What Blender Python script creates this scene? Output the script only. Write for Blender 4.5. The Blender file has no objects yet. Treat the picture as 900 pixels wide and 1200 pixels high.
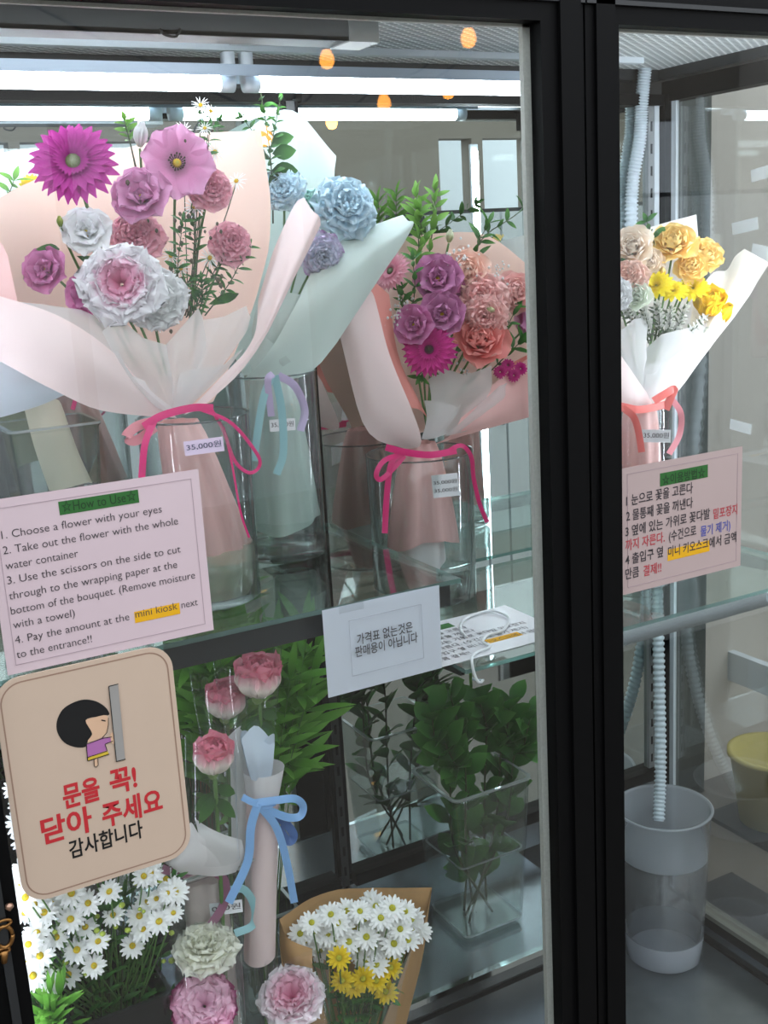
import bpy, math, random
from mathutils import Vector, Matrix, noise
SC = bpy.context.scene
COL = SC.collection
rnd = random.Random(7)
pi = math.pi
R_ = math.radians

# ------------------------------------------------------------------ camera
F_PX = 1311.15
CAM = Vector((0.0, -1.5, 2.0))
yaw, pit, rol = 0.49422211, 0.234780818, -0.0580804936
_f = Vector((math.sin(yaw)*math.cos(pit), math.cos(yaw)*math.cos(pit), -math.sin(pit)))
_r = Vector((math.cos(yaw), -math.sin(yaw), 0))
_u = _r.cross(_f)
CR = math.cos(rol)*_r + math.sin(rol)*_u
CU = -math.sin(rol)*_r + math.cos(rol)*_u
CF = _f
cd = bpy.data.cameras.new('camera')
cd.sensor_fit = 'VERTICAL'; cd.sensor_height = 36.0; cd.lens = F_PX/1200*36.0
cd.clip_start = 0.05
cam = bpy.data.objects.new('camera', cd)
M = Matrix((CR, CU, -CF)).transposed().to_4x4(); M.translation = CAM
cam.matrix_world = M
COL.objects.link(cam); SC.camera = cam

# ------------------------------------------------------------------ world, exposure
w = bpy.data.worlds.new('world'); SC.world = w; w.use_nodes = True
wn = w.node_tree
bg = wn.nodes['Background']; bg.inputs[0].default_value = (0.86, 0.93, 1.0, 1); bg.inputs[1].default_value = 1.12
SC.view_settings.view_transform = 'Standard'; SC.view_settings.look = 'None'
SC.view_settings.gamma = 1.0; SC.view_settings.use_curve_mapping = False
SC.view_settings.exposure = 1.08
SC.cycles.transparent_max_bounces = 40
SC.cycles.max_bounces = 12
SC.cycles.glossy_bounces = 6
SC.cycles.sample_clamp_indirect = 6.0
TUBE_STRENGTH = 14.5
FRONT_TUBE_STRENGTH = 8.0
LED_STRENGTH = 38.0
LED_FILL_STRENGTH = 14.0

# ------------------------------------------------------------------ points on planes of the place
def ray(x, y):
    return (x-450)/F_PX*CR - (y-600)/F_PX*CU + CF
def at(x, y, Y):
    d = ray(x, y); return CAM + d*((Y-CAM.y)/d.y)
def atz(x, y, Z):
    d = ray(x, y); return CAM + d*((Z-CAM.z)/d.z)
def atx(x, y, X):
    d = ray(x, y); return CAM + d*((X-CAM.x)/d.x)
def pxm(px, p):
    return px*((Vector(p)-CAM).dot(CF))/F_PX
def facing(p, a=0.0, b=0.0):
    n = (CAM-Vector(p)).normalized()
    return (n + a*CR + b*CU).normalized()

# ------------------------------------------------------------------ materials
MATS = {}
def nodemat(name):
    m = bpy.data.materials.new(name); m.use_nodes = True
    nt = m.node_tree; nt.nodes.clear()
    return m, nt, nt.nodes, nt.links
def srgb(c):
    if isinstance(c, str):
        c = [int(c[i:i+2], 16) for i in (0, 2, 4)]
    return tuple(((v/255)/12.92 if v/255 <= .04045 else ((v/255+.055)/1.055)**2.4) for v in c)+(1.0,)
def solid(name, c, rough=.5, metal=0, trans=0, spec=.5, var=0.0, scale=30, bump=0.0, bscale=60, coat=0):
    if name in MATS: return MATS[name]
    m, nt, N, L = nodemat(name)
    o = N.new('ShaderNodeOutputMaterial'); p = N.new('ShaderNodeBsdfPrincipled')
    c = srgb(c)
    p.inputs['Base Color'].default_value = c; p.inputs['Roughness'].default_value = rough
    p.inputs['Metallic'].default_value = metal; p.inputs['Specular IOR Level'].default_value = spec
    p.inputs['Coat Weight'].default_value = coat
    tc = N.new('ShaderNodeTexCoord')
    if var:
        nz = N.new('ShaderNodeTexNoise'); nz.inputs['Scale'].default_value = scale; nz.inputs['Detail'].default_value = 4
        L.new(tc.outputs['Object'], nz.inputs['Vector'])
        mx = N.new('ShaderNodeMix'); mx.data_type = 'RGBA'
        mx.inputs['A'].default_value = tuple(min(1, v*(1-var)) for v in c[:3])+(1,)
        mx.inputs['B'].default_value = tuple(min(1, v*(1+var)) for v in c[:3])+(1,)
        L.new(nz.outputs['Fac'], mx.inputs['Factor']); L.new(mx.outputs['Result'], p.inputs['Base Color'])
    if bump:
        nz = N.new('ShaderNodeTexNoise'); nz.inputs['Scale'].default_value = bscale
        L.new(tc.outputs['Object'], nz.inputs['Vector'])
        b = N.new('ShaderNodeBump'); b.inputs['Strength'].default_value = bump; b.inputs['Distance'].default_value = .01
        L.new(nz.outputs['Fac'], b.inputs['Height']); L.new(b.outputs['Normal'], p.inputs['Normal'])
    sh = p.outputs[0]
    if trans:
        t = N.new('ShaderNodeBsdfTranslucent'); t.inputs[0].default_value = c
        mxs = N.new('ShaderNodeMixShader'); mxs.inputs[0].default_value = trans
        L.new(sh, mxs.inputs[1]); L.new(t.outputs[0], mxs.inputs[2]); sh = mxs.outputs[0]
    L.new(sh, o.inputs[0]); MATS[name] = m
    return m
def clear(name, tint=(.97, .985, .98), f0=.05, edge=(.75, .82, .8), epow=3.0, rough=0.0, haze=0.0, hazecol=(.9, .92, .95), gmax=1.0):
    """thin clear sheet: transparent with view-dependent reflection (Schlick), rim tint and a little diffuse haze"""
    if name in MATS: return MATS[name]
    m, nt, N, L = nodemat(name)
    o = N.new('ShaderNodeOutputMaterial')
    lw = N.new('ShaderNodeLayerWeight'); lw.inputs[0].default_value = .5
    def mth(op, a, b=None):
        n = N.new('ShaderNodeMath'); n.operation = op
        for i, v in enumerate((a, b)):
            if v is None: continue
            if isinstance(v, (int, float)): n.inputs[i].default_value = v
            else: L.new(v, n.inputs[i])
        return n.outputs[0]
    p5 = mth('POWER', lw.outputs['Facing'], 5.0)
    fr = mth('MINIMUM', mth('ADD', mth('MULTIPLY', p5, 1-f0), f0), gmax)
    pe = mth('POWER', lw.outputs['Facing'], epow)
    mx = N.new('ShaderNodeMix'); mx.data_type = 'RGBA'
    mx.inputs['A'].default_value = tint+(1,); mx.inputs['B'].default_value = edge+(1,)
    L.new(pe, mx.inputs['Factor'])
    tr = N.new('ShaderNodeBsdfTransparent'); L.new(mx.outputs['Result'], tr.inputs[0])
    sh = tr.outputs[0]
    if haze:
        d = N.new('ShaderNodeBsdfDiffuse'); d.inputs[0].default_value = hazecol+(1,)
        tl = N.new('ShaderNodeBsdfTranslucent'); tl.inputs[0].default_value = hazecol+(1,)
        ms = N.new('ShaderNodeMixShader'); ms.inputs[0].default_value = .5
        L.new(d.outputs[0], ms.inputs[1]); L.new(tl.outputs[0], ms.inputs[2])
        m2 = N.new('ShaderNodeMixShader'); m2.inputs[0].default_value = haze
        L.new(sh, m2.inputs[1]); L.new(ms.outputs[0], m2.inputs[2]); sh = m2.outputs[0]
    g = N.new('ShaderNodeBsdfGlossy'); g.inputs['Roughness'].default_value = rough; g.inputs[0].default_value = (1, 1, 1, 1)
    m3 = N.new('ShaderNodeMixShader'); L.new(fr, m3.inputs[0]); L.new(sh, m3.inputs[1]); L.new(g.outputs[0], m3.inputs[2])
    L.new(m3.outputs[0], o.inputs[0]); MATS[name] = m
    return m
def emit(name, c, s):
    if name in MATS: return MATS[name]
    m, nt, N, L = nodemat(name)
    o = N.new('ShaderNodeOutputMaterial'); e = N.new('ShaderNodeEmission')
    e.inputs[0].default_value = srgb(c); e.inputs[1].default_value = s
    L.new(e.outputs[0], o.inputs[0]); MATS[name] = m
    return m
def petal_mat(name, stops, trans=.3, rough=.55, var=.12, vscale=40):
    """stops: (t, colour) along the petal from base to tip (stored on the mesh as attribute t)"""
    if name in MATS: return MATS[name]
    m, nt, N, L = nodemat(name)
    o = N.new('ShaderNodeOutputMaterial'); p = N.new('ShaderNodeBsdfPrincipled'); p.inputs['Roughness'].default_value = rough
    p.inputs['Specular IOR Level'].default_value = .25
    a = N.new('ShaderNodeAttribute'); a.attribute_name = 't'
    nz = N.new('ShaderNodeTexNoise'); nz.inputs['Scale'].default_value = vscale
    tc = N.new('ShaderNodeTexCoord'); L.new(tc.outputs['Object'], nz.inputs['Vector'])
    ad = N.new('ShaderNodeMath'); ad.operation = 'MULTIPLY_ADD'; ad.inputs[1].default_value = var*2; ad.inputs[2].default_value = -var
    L.new(nz.outputs['Fac'], ad.inputs[0])
    ad2 = N.new('ShaderNodeMath'); ad2.operation = 'ADD'; L.new(a.outputs['Fac'], ad2.inputs[0]); L.new(ad.outputs[0], ad2.inputs[1])
    cr = N.new('ShaderNodeValToRGB')
    el = cr.color_ramp.elements
    while len(el) < len(stops): el.new(.5)
    for e, (t, c) in zip(el, stops):
        e.position = t; e.color = srgb(c)
    L.new(ad2.outputs[0], cr.inputs[0]); L.new(cr.outputs[0], p.inputs['Base Color'])
    t = N.new('ShaderNodeBsdfTranslucent'); L.new(cr.outputs[0], t.inputs[0])
    ms = N.new('ShaderNodeMixShader'); ms.inputs[0].default_value = trans
    L.new(p.outputs[0], ms.inputs[1]); L.new(t.outputs[0], ms.inputs[2]); L.new(ms.outputs[0], o.inputs[0])
    MATS[name] = m
    return m

BLACK = solid('black_frame_paint', (6, 6, 7), rough=.55, var=.2, spec=.12)
DARK = solid('dark_steel', (38, 40, 42), rough=.4, var=.2)
SEAL = solid('pale_rubber_seal', (178, 178, 172), rough=.7, var=.2, scale=200)
CHROME = solid('polished_steel', (215, 222, 226), rough=.08, metal=1)
GALV = solid('galvanised_steel', (140, 146, 150), rough=.28, metal=.85, var=.35, scale=9, bump=.12, bscale=14)
STEP = solid('brushed_steel_step', (150, 158, 164), rough=.22, metal=.9, var=.2, scale=9, bump=.08, bscale=10)
MIRROR = solid('mirror_silver', (205, 214, 212), rough=.0, metal=1, spec=.5)
WHITE_METAL = solid('white_painted_metal', (206, 214, 220), rough=.4)
GLASS = clear('door_glass', tint=(.975, .985, .98), f0=.034)
SIDE_GLASS = clear('side_glass', tint=(.86, .87, .86), f0=.14, edge=(.7, .75, .74))
SHELF_GLASS = clear('shelf_glass', tint=(.88, .93, .915), f0=.12, edge=(.6, .75, .7), rough=.005)
SHELF_EDGE = clear('shelf_glass_edge', tint=(.30, .52, .47), f0=.08, edge=(.2, .4, .35), haze=.35, hazecol=(.30, .48, .45))
VASE = clear('vase_glass', tint=(.965, .98, .975), f0=.045, edge=(.26, .34, .34), epow=2.4, haze=.010)
SQVASE = clear('square_vase_glass', tint=(.962, .976, .972), f0=.04, edge=(.46, .54, .53), epow=1.7, haze=.018, hazecol=(.9, .94, .95))
SQRIM = clear('frosted_rim', tint=(.75, .80, .80), f0=.1, edge=(.5, .55, .55), haze=.45, hazecol=(.86, .92, .93))
WATER = clear('water', tint=(.95, .97, .96), f0=.04, edge=(.80, .85, .82), epow=2, haze=.004)
MURKY = clear('cloudy_water', tint=(.90, .92, .80), f0=.05, edge=(.7, .74, .6), haze=.36, hazecol=(.88, .90, .76))
FILM = clear('cellophane', tint=(.982, .986, .986), f0=.045, edge=(.82, .85, .85), epow=2.8, haze=.015)
TISSUE = clear('tissue_paper', tint=(.86, .86, .87), f0=.02, edge=(.7, .7, .72), haze=.58, hazecol=(.95, .94, .94), rough=.5, gmax=.06)
TISSUE_MINT = clear('mint_tissue_paper', tint=(.85, .88, .87), f0=.02, edge=(.7, .75, .72), haze=.72, hazecol=(.80, .88, .85), rough=.5, gmax=.06)
FROST = clear('frosted_plastic', tint=(.82, .84, .86), f0=.04, edge=(.6, .62, .66), epow=2.5, haze=.42, hazecol=(.80, .83, .88), rough=.15)
FROST2 = clear('thick_frosted_plastic', tint=(.80, .82, .84), f0=.04, edge=(.6, .62, .66), epow=2.5, haze=.72, hazecol=(.80, .82, .88), rough=.15)
STEM = solid('stem_green', (88, 128, 62), rough=.5, trans=.15, var=.2)
DSTEM = solid('dark_stem', (62, 74, 40), rough=.6, var=.3)
LEAF = petal_mat('leaf_green', [(0, (40, 72, 34)), (.6, (62, 108, 48)), (1, (78, 124, 58))], trans=.25, rough=.4, var=.1)
LEAF_L = petal_mat('light_leaf_green', [(0, (74, 118, 48)), (.6, (110, 158, 66)), (1, (128, 172, 84))], trans=.35, rough=.45, var=.1)
LEAF_D = petal_mat('deep_leaf_green', [(0, (40, 82, 36)), (.5, (60, 116, 50)), (1, (86, 142, 66))], trans=.25, rough=.35, var=.12)
LEAF_G = petal_mat('grassy_green', [(0, (70, 120, 44)), (.6, (106, 168, 62)), (1, (132, 188, 84))], trans=.35, rough=.45, var=.12)
INK = solid('black_ink', (62, 56, 60), rough=.6)
BLKINK = solid('deep_black_ink', (10, 9, 10), rough=.6)
RED = solid('red_ink', (196, 40, 48), rough=.6)
REDTXT = solid('red_text_ink', (186, 70, 78), rough=.6)
BLUETXT = solid('blue_text_ink', (84, 92, 170), rough=.6)
RIM = clear('glass_rim', tint=(.42, .47, .48), f0=.12, edge=(.2, .25, .25))
GREEN_BAR = solid('green_highlight', (44, 104, 44), rough=.6)
YELLOW_BAR = solid('yellow_highlight', (236, 176, 12), rough=.6)
LAMI = solid('laminated_pink_paper', (216, 194, 200), rough=.3, var=.03, scale=12, coat=.1)
NOTE = solid('white_notice_paper', (226, 230, 240), rough=.7, trans=.3, var=.02)
TAGW = solid('price_tag_paper', (232, 232, 236), rough=.5, var=.03)
TAGL = solid('lilac_price_tag_paper', (222, 200, 224), rough=.5, var=.03)
PEACH = solid('peach_wrapping_paper', (240, 204, 188), rough=.6, trans=.35, var=.04, scale=8, bump=.08, bscale=20)
PALEPINK = solid('pale_pink_wrapping_paper', (244, 222, 220), rough=.6, trans=.3, var=.04, scale=8, bump=.08, bscale=20)
ROSEPINK = solid('pink_wrapping_paper', (243, 196, 192), rough=.6, trans=.3, var=.05, scale=8, bump=.08, bscale=20)
CORAL = solid('coral_paper_lining', (236, 150, 140), rough=.6, trans=.3, var=.05, scale=8)
MINT = solid('mint_wrapping_paper', (214, 228, 222), rough=.6, trans=.3, var=.03, scale=8, bump=.08, bscale=20)
BLUEWHITE = solid('bluish_white_wrapping_paper', (226, 232, 242), rough=.6, trans=.3, var=.03, scale=8)
CREAM = solid('cream_wrapping_paper', (236, 228, 206), rough=.65, trans=.3, var=.03, scale=8)
WHITEPAPER = solid('white_wrapping_paper', (242, 238, 238), rough=.6, trans=.35, var=.03, scale=8, bump=.06, bscale=20)
KRAFT = solid('kraft_paper', (186, 146, 98), rough=.8, trans=.1, var=.1, scale=40, bump=.1, bscale=60)
HOTPINK = solid('hot_pink_ribbon', (224, 40, 122), rough=.35, trans=.2, var=.05)
CORALRIB = solid('coral_ribbon', (240, 120, 112), rough=.35, trans=.25, var=.05)
PINKRIB = solid('pink_ribbon', (244, 168, 178), rough=.35, trans=.3, var=.05)
BLUERIB = solid('sky_blue_ribbon', (140, 184, 232), rough=.3, trans=.2, var=.05)
TEALRIB = solid('pale_teal_ribbon', (160, 208, 214), rough=.35, trans=.25, var=.05)
LILACRIB = solid('lilac_ribbon', (206, 190, 222), rough=.35, trans=.3, var=.05)
MAUVERIB = solid('mauve_ribbon', (150, 98, 122), rough=.4, trans=.2, var=.06)
HOSEM = solid('pale_hose_plastic', (206, 218, 226), rough=.35, trans=.1)
TUBE = emit('tube_light', (236, 246, 255), TUBE_STRENGTH)
LED = emit('led_strip_light', (236, 244, 255), LED_STRENGTH)
LED_FILL = emit('added_left_fill_light', (236, 244, 255), LED_FILL_STRENGTH)
WARM = emit('warm_bulb_light', (255, 164, 70), 9.0)
FRONT_TUBE = emit('front_tube_light', (240, 247, 255), FRONT_TUBE_STRENGTH)
BRONZE = solid('reflected_bronze', (150, 108, 62), rough=.35, metal=.9, var=.3)
BEIGE = solid('beige_sign_board', (206, 182, 162), rough=.35, var=.03, scale=20)
BEIGE_D = solid('beige_sign_groove', (158, 126, 108), rough=.5)
SKIN = solid('printed_skin_tone', (222, 182, 150), rough=.5)
MAUVE = solid('printed_mauve', (176, 110, 170), rough=.5)
PYEL = solid('printed_yellow', (216, 184, 60), rough=.5)
PGREY = solid('printed_grey', (158, 154, 150), rough=.5)

# ------------------------------------------------------------------ mesh builder
class MB:
    def __init__(s): s.v = []; s.f = []; s.m = []; s.t = []
    def add(s, vs, fs, mi=0, ts=None):
        b = len(s.v); s.v += [Vector(v) for v in vs]
        s.t += (ts if ts is not None else [0.5]*len(vs))
        s.f += [tuple(b+i for i in f) for f in fs]; s.m += [mi]*len(fs)
        return s
    def box(s, a, b, mi=0):
        (x0, y0, z0), (x1, y1, z1) = a, b
        x0, x1 = min(x0, x1), max(x0, x1); y0, y1 = min(y0, y1), max(y0, y1); z0, z1 = min(z0, z1), max(z0, z1)
        v = [(x0, y0, z0), (x1, y0, z0), (x1, y1, z0), (x0, y1, z0), (x0, y0, z1), (x1, y0, z1), (x1, y1, z1), (x0, y1, z1)]
        f = [(0, 3, 2, 1), (4, 5, 6, 7), (0, 1, 5, 4), (1, 2, 6, 5), (2, 3, 7, 6), (3, 0, 4, 7)]
        ms = mi if isinstance(mi, (list, tuple)) else [mi]*6
        b0 = len(s.v); s.v += [Vector(q) for q in v]; s.t += [.5]*8
        for ff, mm in zip(f, ms): s.f.append(tuple(b0+i for i in ff)); s.m.append(mm)
        return s
    def grid(s, P, mi=0, ts=None, closed=False):
        nu = len(P); nv = len(P[0])
        vs = [q for row in P for q in row]
        fs = []
        for i in range(nu-1):
            for j in range(nv if closed else nv-1):
                k = (j+1) % nv
                fs.append((i*nv+j, i*nv+k, (i+1)*nv+k, (i+1)*nv+j))
        return s.add(vs, fs, mi, ts)
    def tube(s, path, rad, n=8, mi=0, cap=True, ts=None):
        path = [Vector(p) for p in path]
        rads = rad if isinstance(rad, (list, tuple)) else [rad]*len(path)
        up = Vector((.31, .17, .93)); rows = []
        prev = None
        for i, p in enumerate(path):
            d = (path[min(i+1, len(path)-1)]-path[max(i-1, 0)])
            if d.length < 1e-9: d = Vector((0, 0, 1))
            d.normalize()
            if prev is None:
                a = d.orthogonal().normalized()
            else:
                a = (prev - d*prev.dot(d))
                a = a.normalized() if a.length > 1e-6 else d.orthogonal().normalized()
            prev = a; b = d.cross(a)
            rows.append([p+rads[i]*(math.cos(2*pi*k/n)*a+math.sin(2*pi*k/n)*b) for k in range(n)])
        b0 = len(s.v)
        tt = None
        if ts: tt = [t for t in ts for _ in range(n)]
        s.grid(rows, mi, tt, closed=True)
        if cap:
            s.f.append(tuple(b0+k for k in reversed(range(n)))); s.m.append(mi)
            e = b0+(len(rows)-1)*n
            s.f.append(tuple(e+k for k in range(n))); s.m.append(mi)
        return s
    def lathe(s, prof, c=(0, 0, 0), n=32, mi=0, cap0=False, cap1=False):
        c = Vector(c)
        rows = [[c+Vector((r*math.cos(2*pi*k/n), r*math.sin(2*pi*k/n), z)) for k in range(n)] for r, z in prof]
        b0 = len(s.v); s.grid(rows, mi, closed=True)
        if cap0: s.f.append(tuple(b0+k for k in reversed(range(n)))); s.m.append(mi)
        if cap1:
            e = b0+(len(rows)-1)*n; s.f.append(tuple(e+k for k in range(n))); s.m.append(mi)
        return s
    def mesh(s, name, mats, off=None, smooth=True):
        me = bpy.data.meshes.new(name)
        o = Vector(off) if off is not None else Vector()
        me.from_pydata([tuple(v-o) for v in s.v], [], s.f)
        mats = mats if isinstance(mats, (list, tuple)) else [mats]
        for m in mats: me.materials.append(m)
        me.polygons.foreach_set('material_index', s.m)
        me.polygons.foreach_set('use_smooth', [smooth]*len(s.f))
        at_ = me.attributes.new('t', 'FLOAT', 'POINT'); at_.data.foreach_set('value', s.t)
        me.update()
        return me
    def build(s, name, mats, parent=None, smooth=True, world=True):
        """links the collected shapes as one mesh object; shapes are in world space unless world=False"""
        off = ORG.get(parent.name, Vector()) if (parent is not None and world) else None
        ob = bpy.data.objects.new(name, s.mesh(name, mats, off, smooth))
        COL.objects.link(ob)
        if parent is not None:
            ob.parent = parent; ORG[ob.name] = ORG.get(parent.name, Vector())
        return ob
ORG = {}
def tag(o, label=None, cat=None, group=None, kind=None):
    if label: o['label'] = label
    if cat: o['category'] = cat
    if group: o['group'] = group
    if kind: o['kind'] = kind
    return o
def thing(name, loc, label, cat, group=None):
    e = bpy.data.objects.new(name, None); COL.objects.link(e)
    e.location = loc; e.empty_display_size = .02; ORG[e.name] = Vector(loc)
    return tag(e, label, cat, group)
def struct(mb, name, mats, parent=None, smooth=False):
    o = mb.build(name, mats, parent, smooth=smooth)
    if parent is None: o['kind'] = 'structure'
    return o
def part_at(me, name, Mw, parent):
    """a part from shared mesh data, placed by a world matrix under a thing"""
    ob = bpy.data.objects.new(name, me); COL.objects.link(ob); ob.parent = parent
    ob.matrix_basis = Matrix.Translation(-ORG.get(parent.name, Vector())) @ Mw
    return ob
def sub(me, name, parent):
    ob = bpy.data.objects.new(name, me); COL.objects.link(ob); ob.parent = parent
    return ob

# ------------------------------------------------------------------ curves and sheets
def cr1(p, t):
    n = len(p)-1; x = max(0, min(t*n, n-1e-9)); i = int(x); f = x-i
    a, b, c, d = p[max(i-1, 0)], p[i], p[i+1], p[min(i+2, n)]
    if i == 0: a = p[0]*2-p[1]
    if i+2 > n: d = p[n]*2-p[n-1]
    return .5*((2*b)+(c-a)*f+(2*a-5*b+4*c-d)*f*f+(3*b-a-3*c+d)*f**3)
def smooth_path(pts, n=24):
    pts = [Vector(p) for p in pts]
    return [cr1(pts, i/(n-1)) for i in range(n)]
def pxpath(pts, n=24):
    return smooth_path([at(x, y, Y) for x, y, Y in pts], n)
def sheet(mb, rows, nu=14, nv=14, wob=.002, seed=0, mi=0, crisp=False):
    """paper sheet: a grid of control points (px, py, Y) on the place's depth planes, smoothly interpolated"""
    W = [[at(x, y, Y) for x, y, Y in r] for r in rows]
    lin = lambda r, t: r[min(int(t*(len(r)-1)), len(r)-2)].lerp(r[min(int(t*(len(r)-1)), len(r)-2)+1], t*(len(r)-1)-min(int(t*(len(r)-1)), len(r)-2))
    if crisp: nv = (len(rows[0])-1)*5+1
    A = [[(lin if crisp else cr1)(r, j/(nv-1)) for j in range(nv)] for r in W]
    P = []
    for i in range(nu):
        row = []
        for j in range(nv):
            p = cr1([A[k][j] for k in range(len(W))], i/(nu-1))
            d = noise.noise_vector(p*14+Vector((seed*3.1, seed, 0)))*wob
            row.append(p+d)
        P.append(row)
    mb.grid(P, mi)
    return mb
def strip(mb, path, wid, wdir=None, mi=0, taper=False, thick=.0006):
    """flat ribbon along a path; wdir = direction of its width (else level, across the path)"""
    n = len(path); rows = []
    for i, p in enumerate(path):
        d = (path[min(i+1, n-1)]-path[max(i-1, 0)]).normalized()
        if wdir is None:
            w_ = d.cross(facing(p)); 
            if w_.length < 1e-4: w_ = CR.copy()
        else:
            w_ = Vector(wdir); w_ = w_-d*w_.dot(d)
            if w_.length < 1e-4: w_ = d.orthogonal()
        w_.normalize(); k = wid/2
        nn = d.cross(w_).normalized()*thick
        rows.append([p-w_*k, p-nn*.6, p+w_*k, p+w_*k+nn, p+nn*.4, p-w_*k+nn])
    mb.grid([r[:3] for r in rows], mi); mb.grid([r[3:] for r in rows], mi)
    return mb

def text_verts(s, x0, x1, z, size, Y, off=0.0, zscale=1.0, fit=True, slant=0.0):
    """lettering on an upright face: returns (verts, faces) fitted between x0 and x1, baseline z, at depth Y"""
    cu = bpy.data.curves.new('lettering', 'FONT'); cu.body = s; cu.size = size; cu.offset = off
    cu.resolution_u = 3; cu.fill_mode = 'FRONT'
    ob = bpy.data.objects.new('lettering', cu); COL.objects.link(ob)
    me = bpy.data.meshes.new_from_object(ob)
    vs = [v.co.copy() for v in me.vertices]; fs = [tuple(p.vertices) for p in me.polygons]
    bpy.data.objects.remove(ob); bpy.data.curves.remove(cu); bpy.data.meshes.remove(me)
    if not vs: return [], []
    a = min(v.x for v in vs); b = max(v.x for v in vs)
    k = (x1-x0)/(b-a) if fit and x1 is not None else 1.0
    return [Vector((x0+(v.x-a)*k+slant*v.y, Y, z+v.y*zscale)) for v in vs], fs
def letter(mb, s, x0, x1, z, size, Y, **k):
    v, f = text_verts(s, x0, x1, z, size, Y, **k)
    if v: mb.add(v, f)
    return mb

# ------------------------------------------------------------------ flower and leaf shapes (unit size, facing +Z)
def petal(mb, az, L, W, a0, a1, r0=0.0, z0=0.0, cup=0.0, base=.35, tip=.6, ruf=0.0, rk=3, nu=7, nv=5, jag=0.0, ph=0.0, twist=0.0, mi=0, t0=0.0, t1=1.0, curl=0.0):
    ca, sa = math.cos(az), math.sin(az)
    x, z = r0, z0; P = []; ts = []
    for i in range(nu):
        u = i/(nu-1)
        a = a0+(a1-a0)*min(u/.7, 1) + curl*max(0, (u-.7)/.3) if curl else a0+(a1-a0)*u
        if i: x += math.cos(a)*L/(nu-1); z += math.sin(a)*L/(nu-1)
        wd = W*((base+(1-base)*math.sin(min(u/tip, 1)*pi/2)) if u <= tip else math.sqrt(max(0.0, 1-((u-tip)/(1-tip))**2.2*(1-.12))))
        if i == nu-1: wd = W*.32
        row = []
        for j in range(nv):
            v = -1+2*j/(nv-1)
            yy = wd*v
            up = cup*W*v*v*(.3+.7*u) + ruf*u*u*(math.sin(rk*v*2.2+ph)+.45*math.sin(rk*v*5.1+2*ph))*L + twist*v*u*W
            ex = jag*L*u*u*(math.sin(v*9+ph*3)*.5) - (0.10*L*v*v*u*u if nv > 3 else 0)
            px = x+ex*math.cos(a)-up*math.sin(a); pz = z+ex*math.sin(a)+up*math.cos(a)
            row.append(Vector((ca*px-sa*yy, sa*px+ca*yy, pz))); ts.append(t0+(t1-t0)*u)
        P.append(row)
    mb.grid(P, mi, ts)
def dome(mb, r, h, z0=0.0, n=14, k=5, mi=0, rough=.0):
    rows = []; ts = []
    for i in range(k+1):
        a = i/k*pi/2
        rr = max(r*math.cos(a), r*.02)
        rows.append([Vector((rr*math.cos(2*pi*j/n), rr*math.sin(2*pi*j/n), z0+h*math.sin(a)+rnd.uniform(-rough, rough))) for j in range(n)])
        ts += [i/k]*n
    mb.grid(rows, mi, ts, closed=True)

GER_C = petal_mat('gerbera_centre', [(0, (120, 30, 80)), (.5, (90, 96, 60)), (1, (150, 160, 130))], var=.2, vscale=20)
GER_C2 = petal_mat('dark_gerbera_centre', [(0, (150, 20, 100)), (.6, (70, 30, 50)), (1, (60, 60, 40))], var=.2, vscale=20)
YEL_C = petal_mat('yellow_centre', [(0, (196, 140, 20)), (.6, (236, 196, 44)), (1, (200, 190, 60))], var=.15, vscale=20)
DARK_C = petal_mat('dark_centre', [(0, (52, 40, 30)), (1, (80, 64, 30))], var=.2, vscale=20)
CALYX = petal_mat('calyx_green', [(0, (120, 150, 84)), (1, (142, 172, 104))], trans=.1)

def f_gerbera():
    p = MB(); n = 26
    for k in range(n):
        petal(p, 2*pi*k/n+rnd.uniform(-.05, .05), .86*rnd.uniform(.94, 1.06), .115, R_(6), R_(-14), r0=.14, cup=.35, base=.45, tip=.7, nu=6, nv=4)
    for k in range(22):
        petal(p, 2*pi*k/22+.1+rnd.uniform(-.05, .05), .66*rnd.uniform(.92, 1.08), .105, R_(22), R_(0), r0=.16, z0=.03, cup=.35, base=.45, tip=.7, nu=5, nv=4)
    for k in range(26):
        petal(p, 2*pi*k/26, .28*rnd.uniform(.8, 1.15), .045, R_(50), R_(15), r0=.15, z0=.05, cup=.3, nu=4, nv=3, t0=.2, t1=.7)
    c = MB(); dome(c, .2, .10, z0=.02, rough=.012)
    return p, c
def f_daisy():
    p = MB(); n = 15
    for k in range(n):
        petal(p, 2*pi*k/n+rnd.uniform(-.08, .08), .80*rnd.uniform(.92, 1.06), .135, R_(14), R_(-12), r0=.18, cup=.2, base=.6, tip=.7, nu=4, nv=3)
    for k in range(11):
        petal(p, 2*pi*k/11+.2+rnd.uniform(-.08, .08), .62*rnd.uniform(.9, 1.1), .12, R_(32), R_(6), r0=.18, z0=.03, cup=.2, base=.6, tip=.7, nu=4, nv=3)
    c = MB(); dome(c, .25, .17, z0=.02, n=10, k=4, rough=.012)
    return p, c
def f_aster():
    p = MB(); n = 14
    for k in range(n):
        petal(p, 2*pi*k/n+rnd.uniform(-.1, .1), .82*rnd.uniform(.9, 1.1), .065, R_(8), R_(-10), r0=.16, base=.6, tip=.7, nu=3, nv=2)
    c = MB(); dome(c, .22, .16, n=8, k=3)
    return p, c
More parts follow.
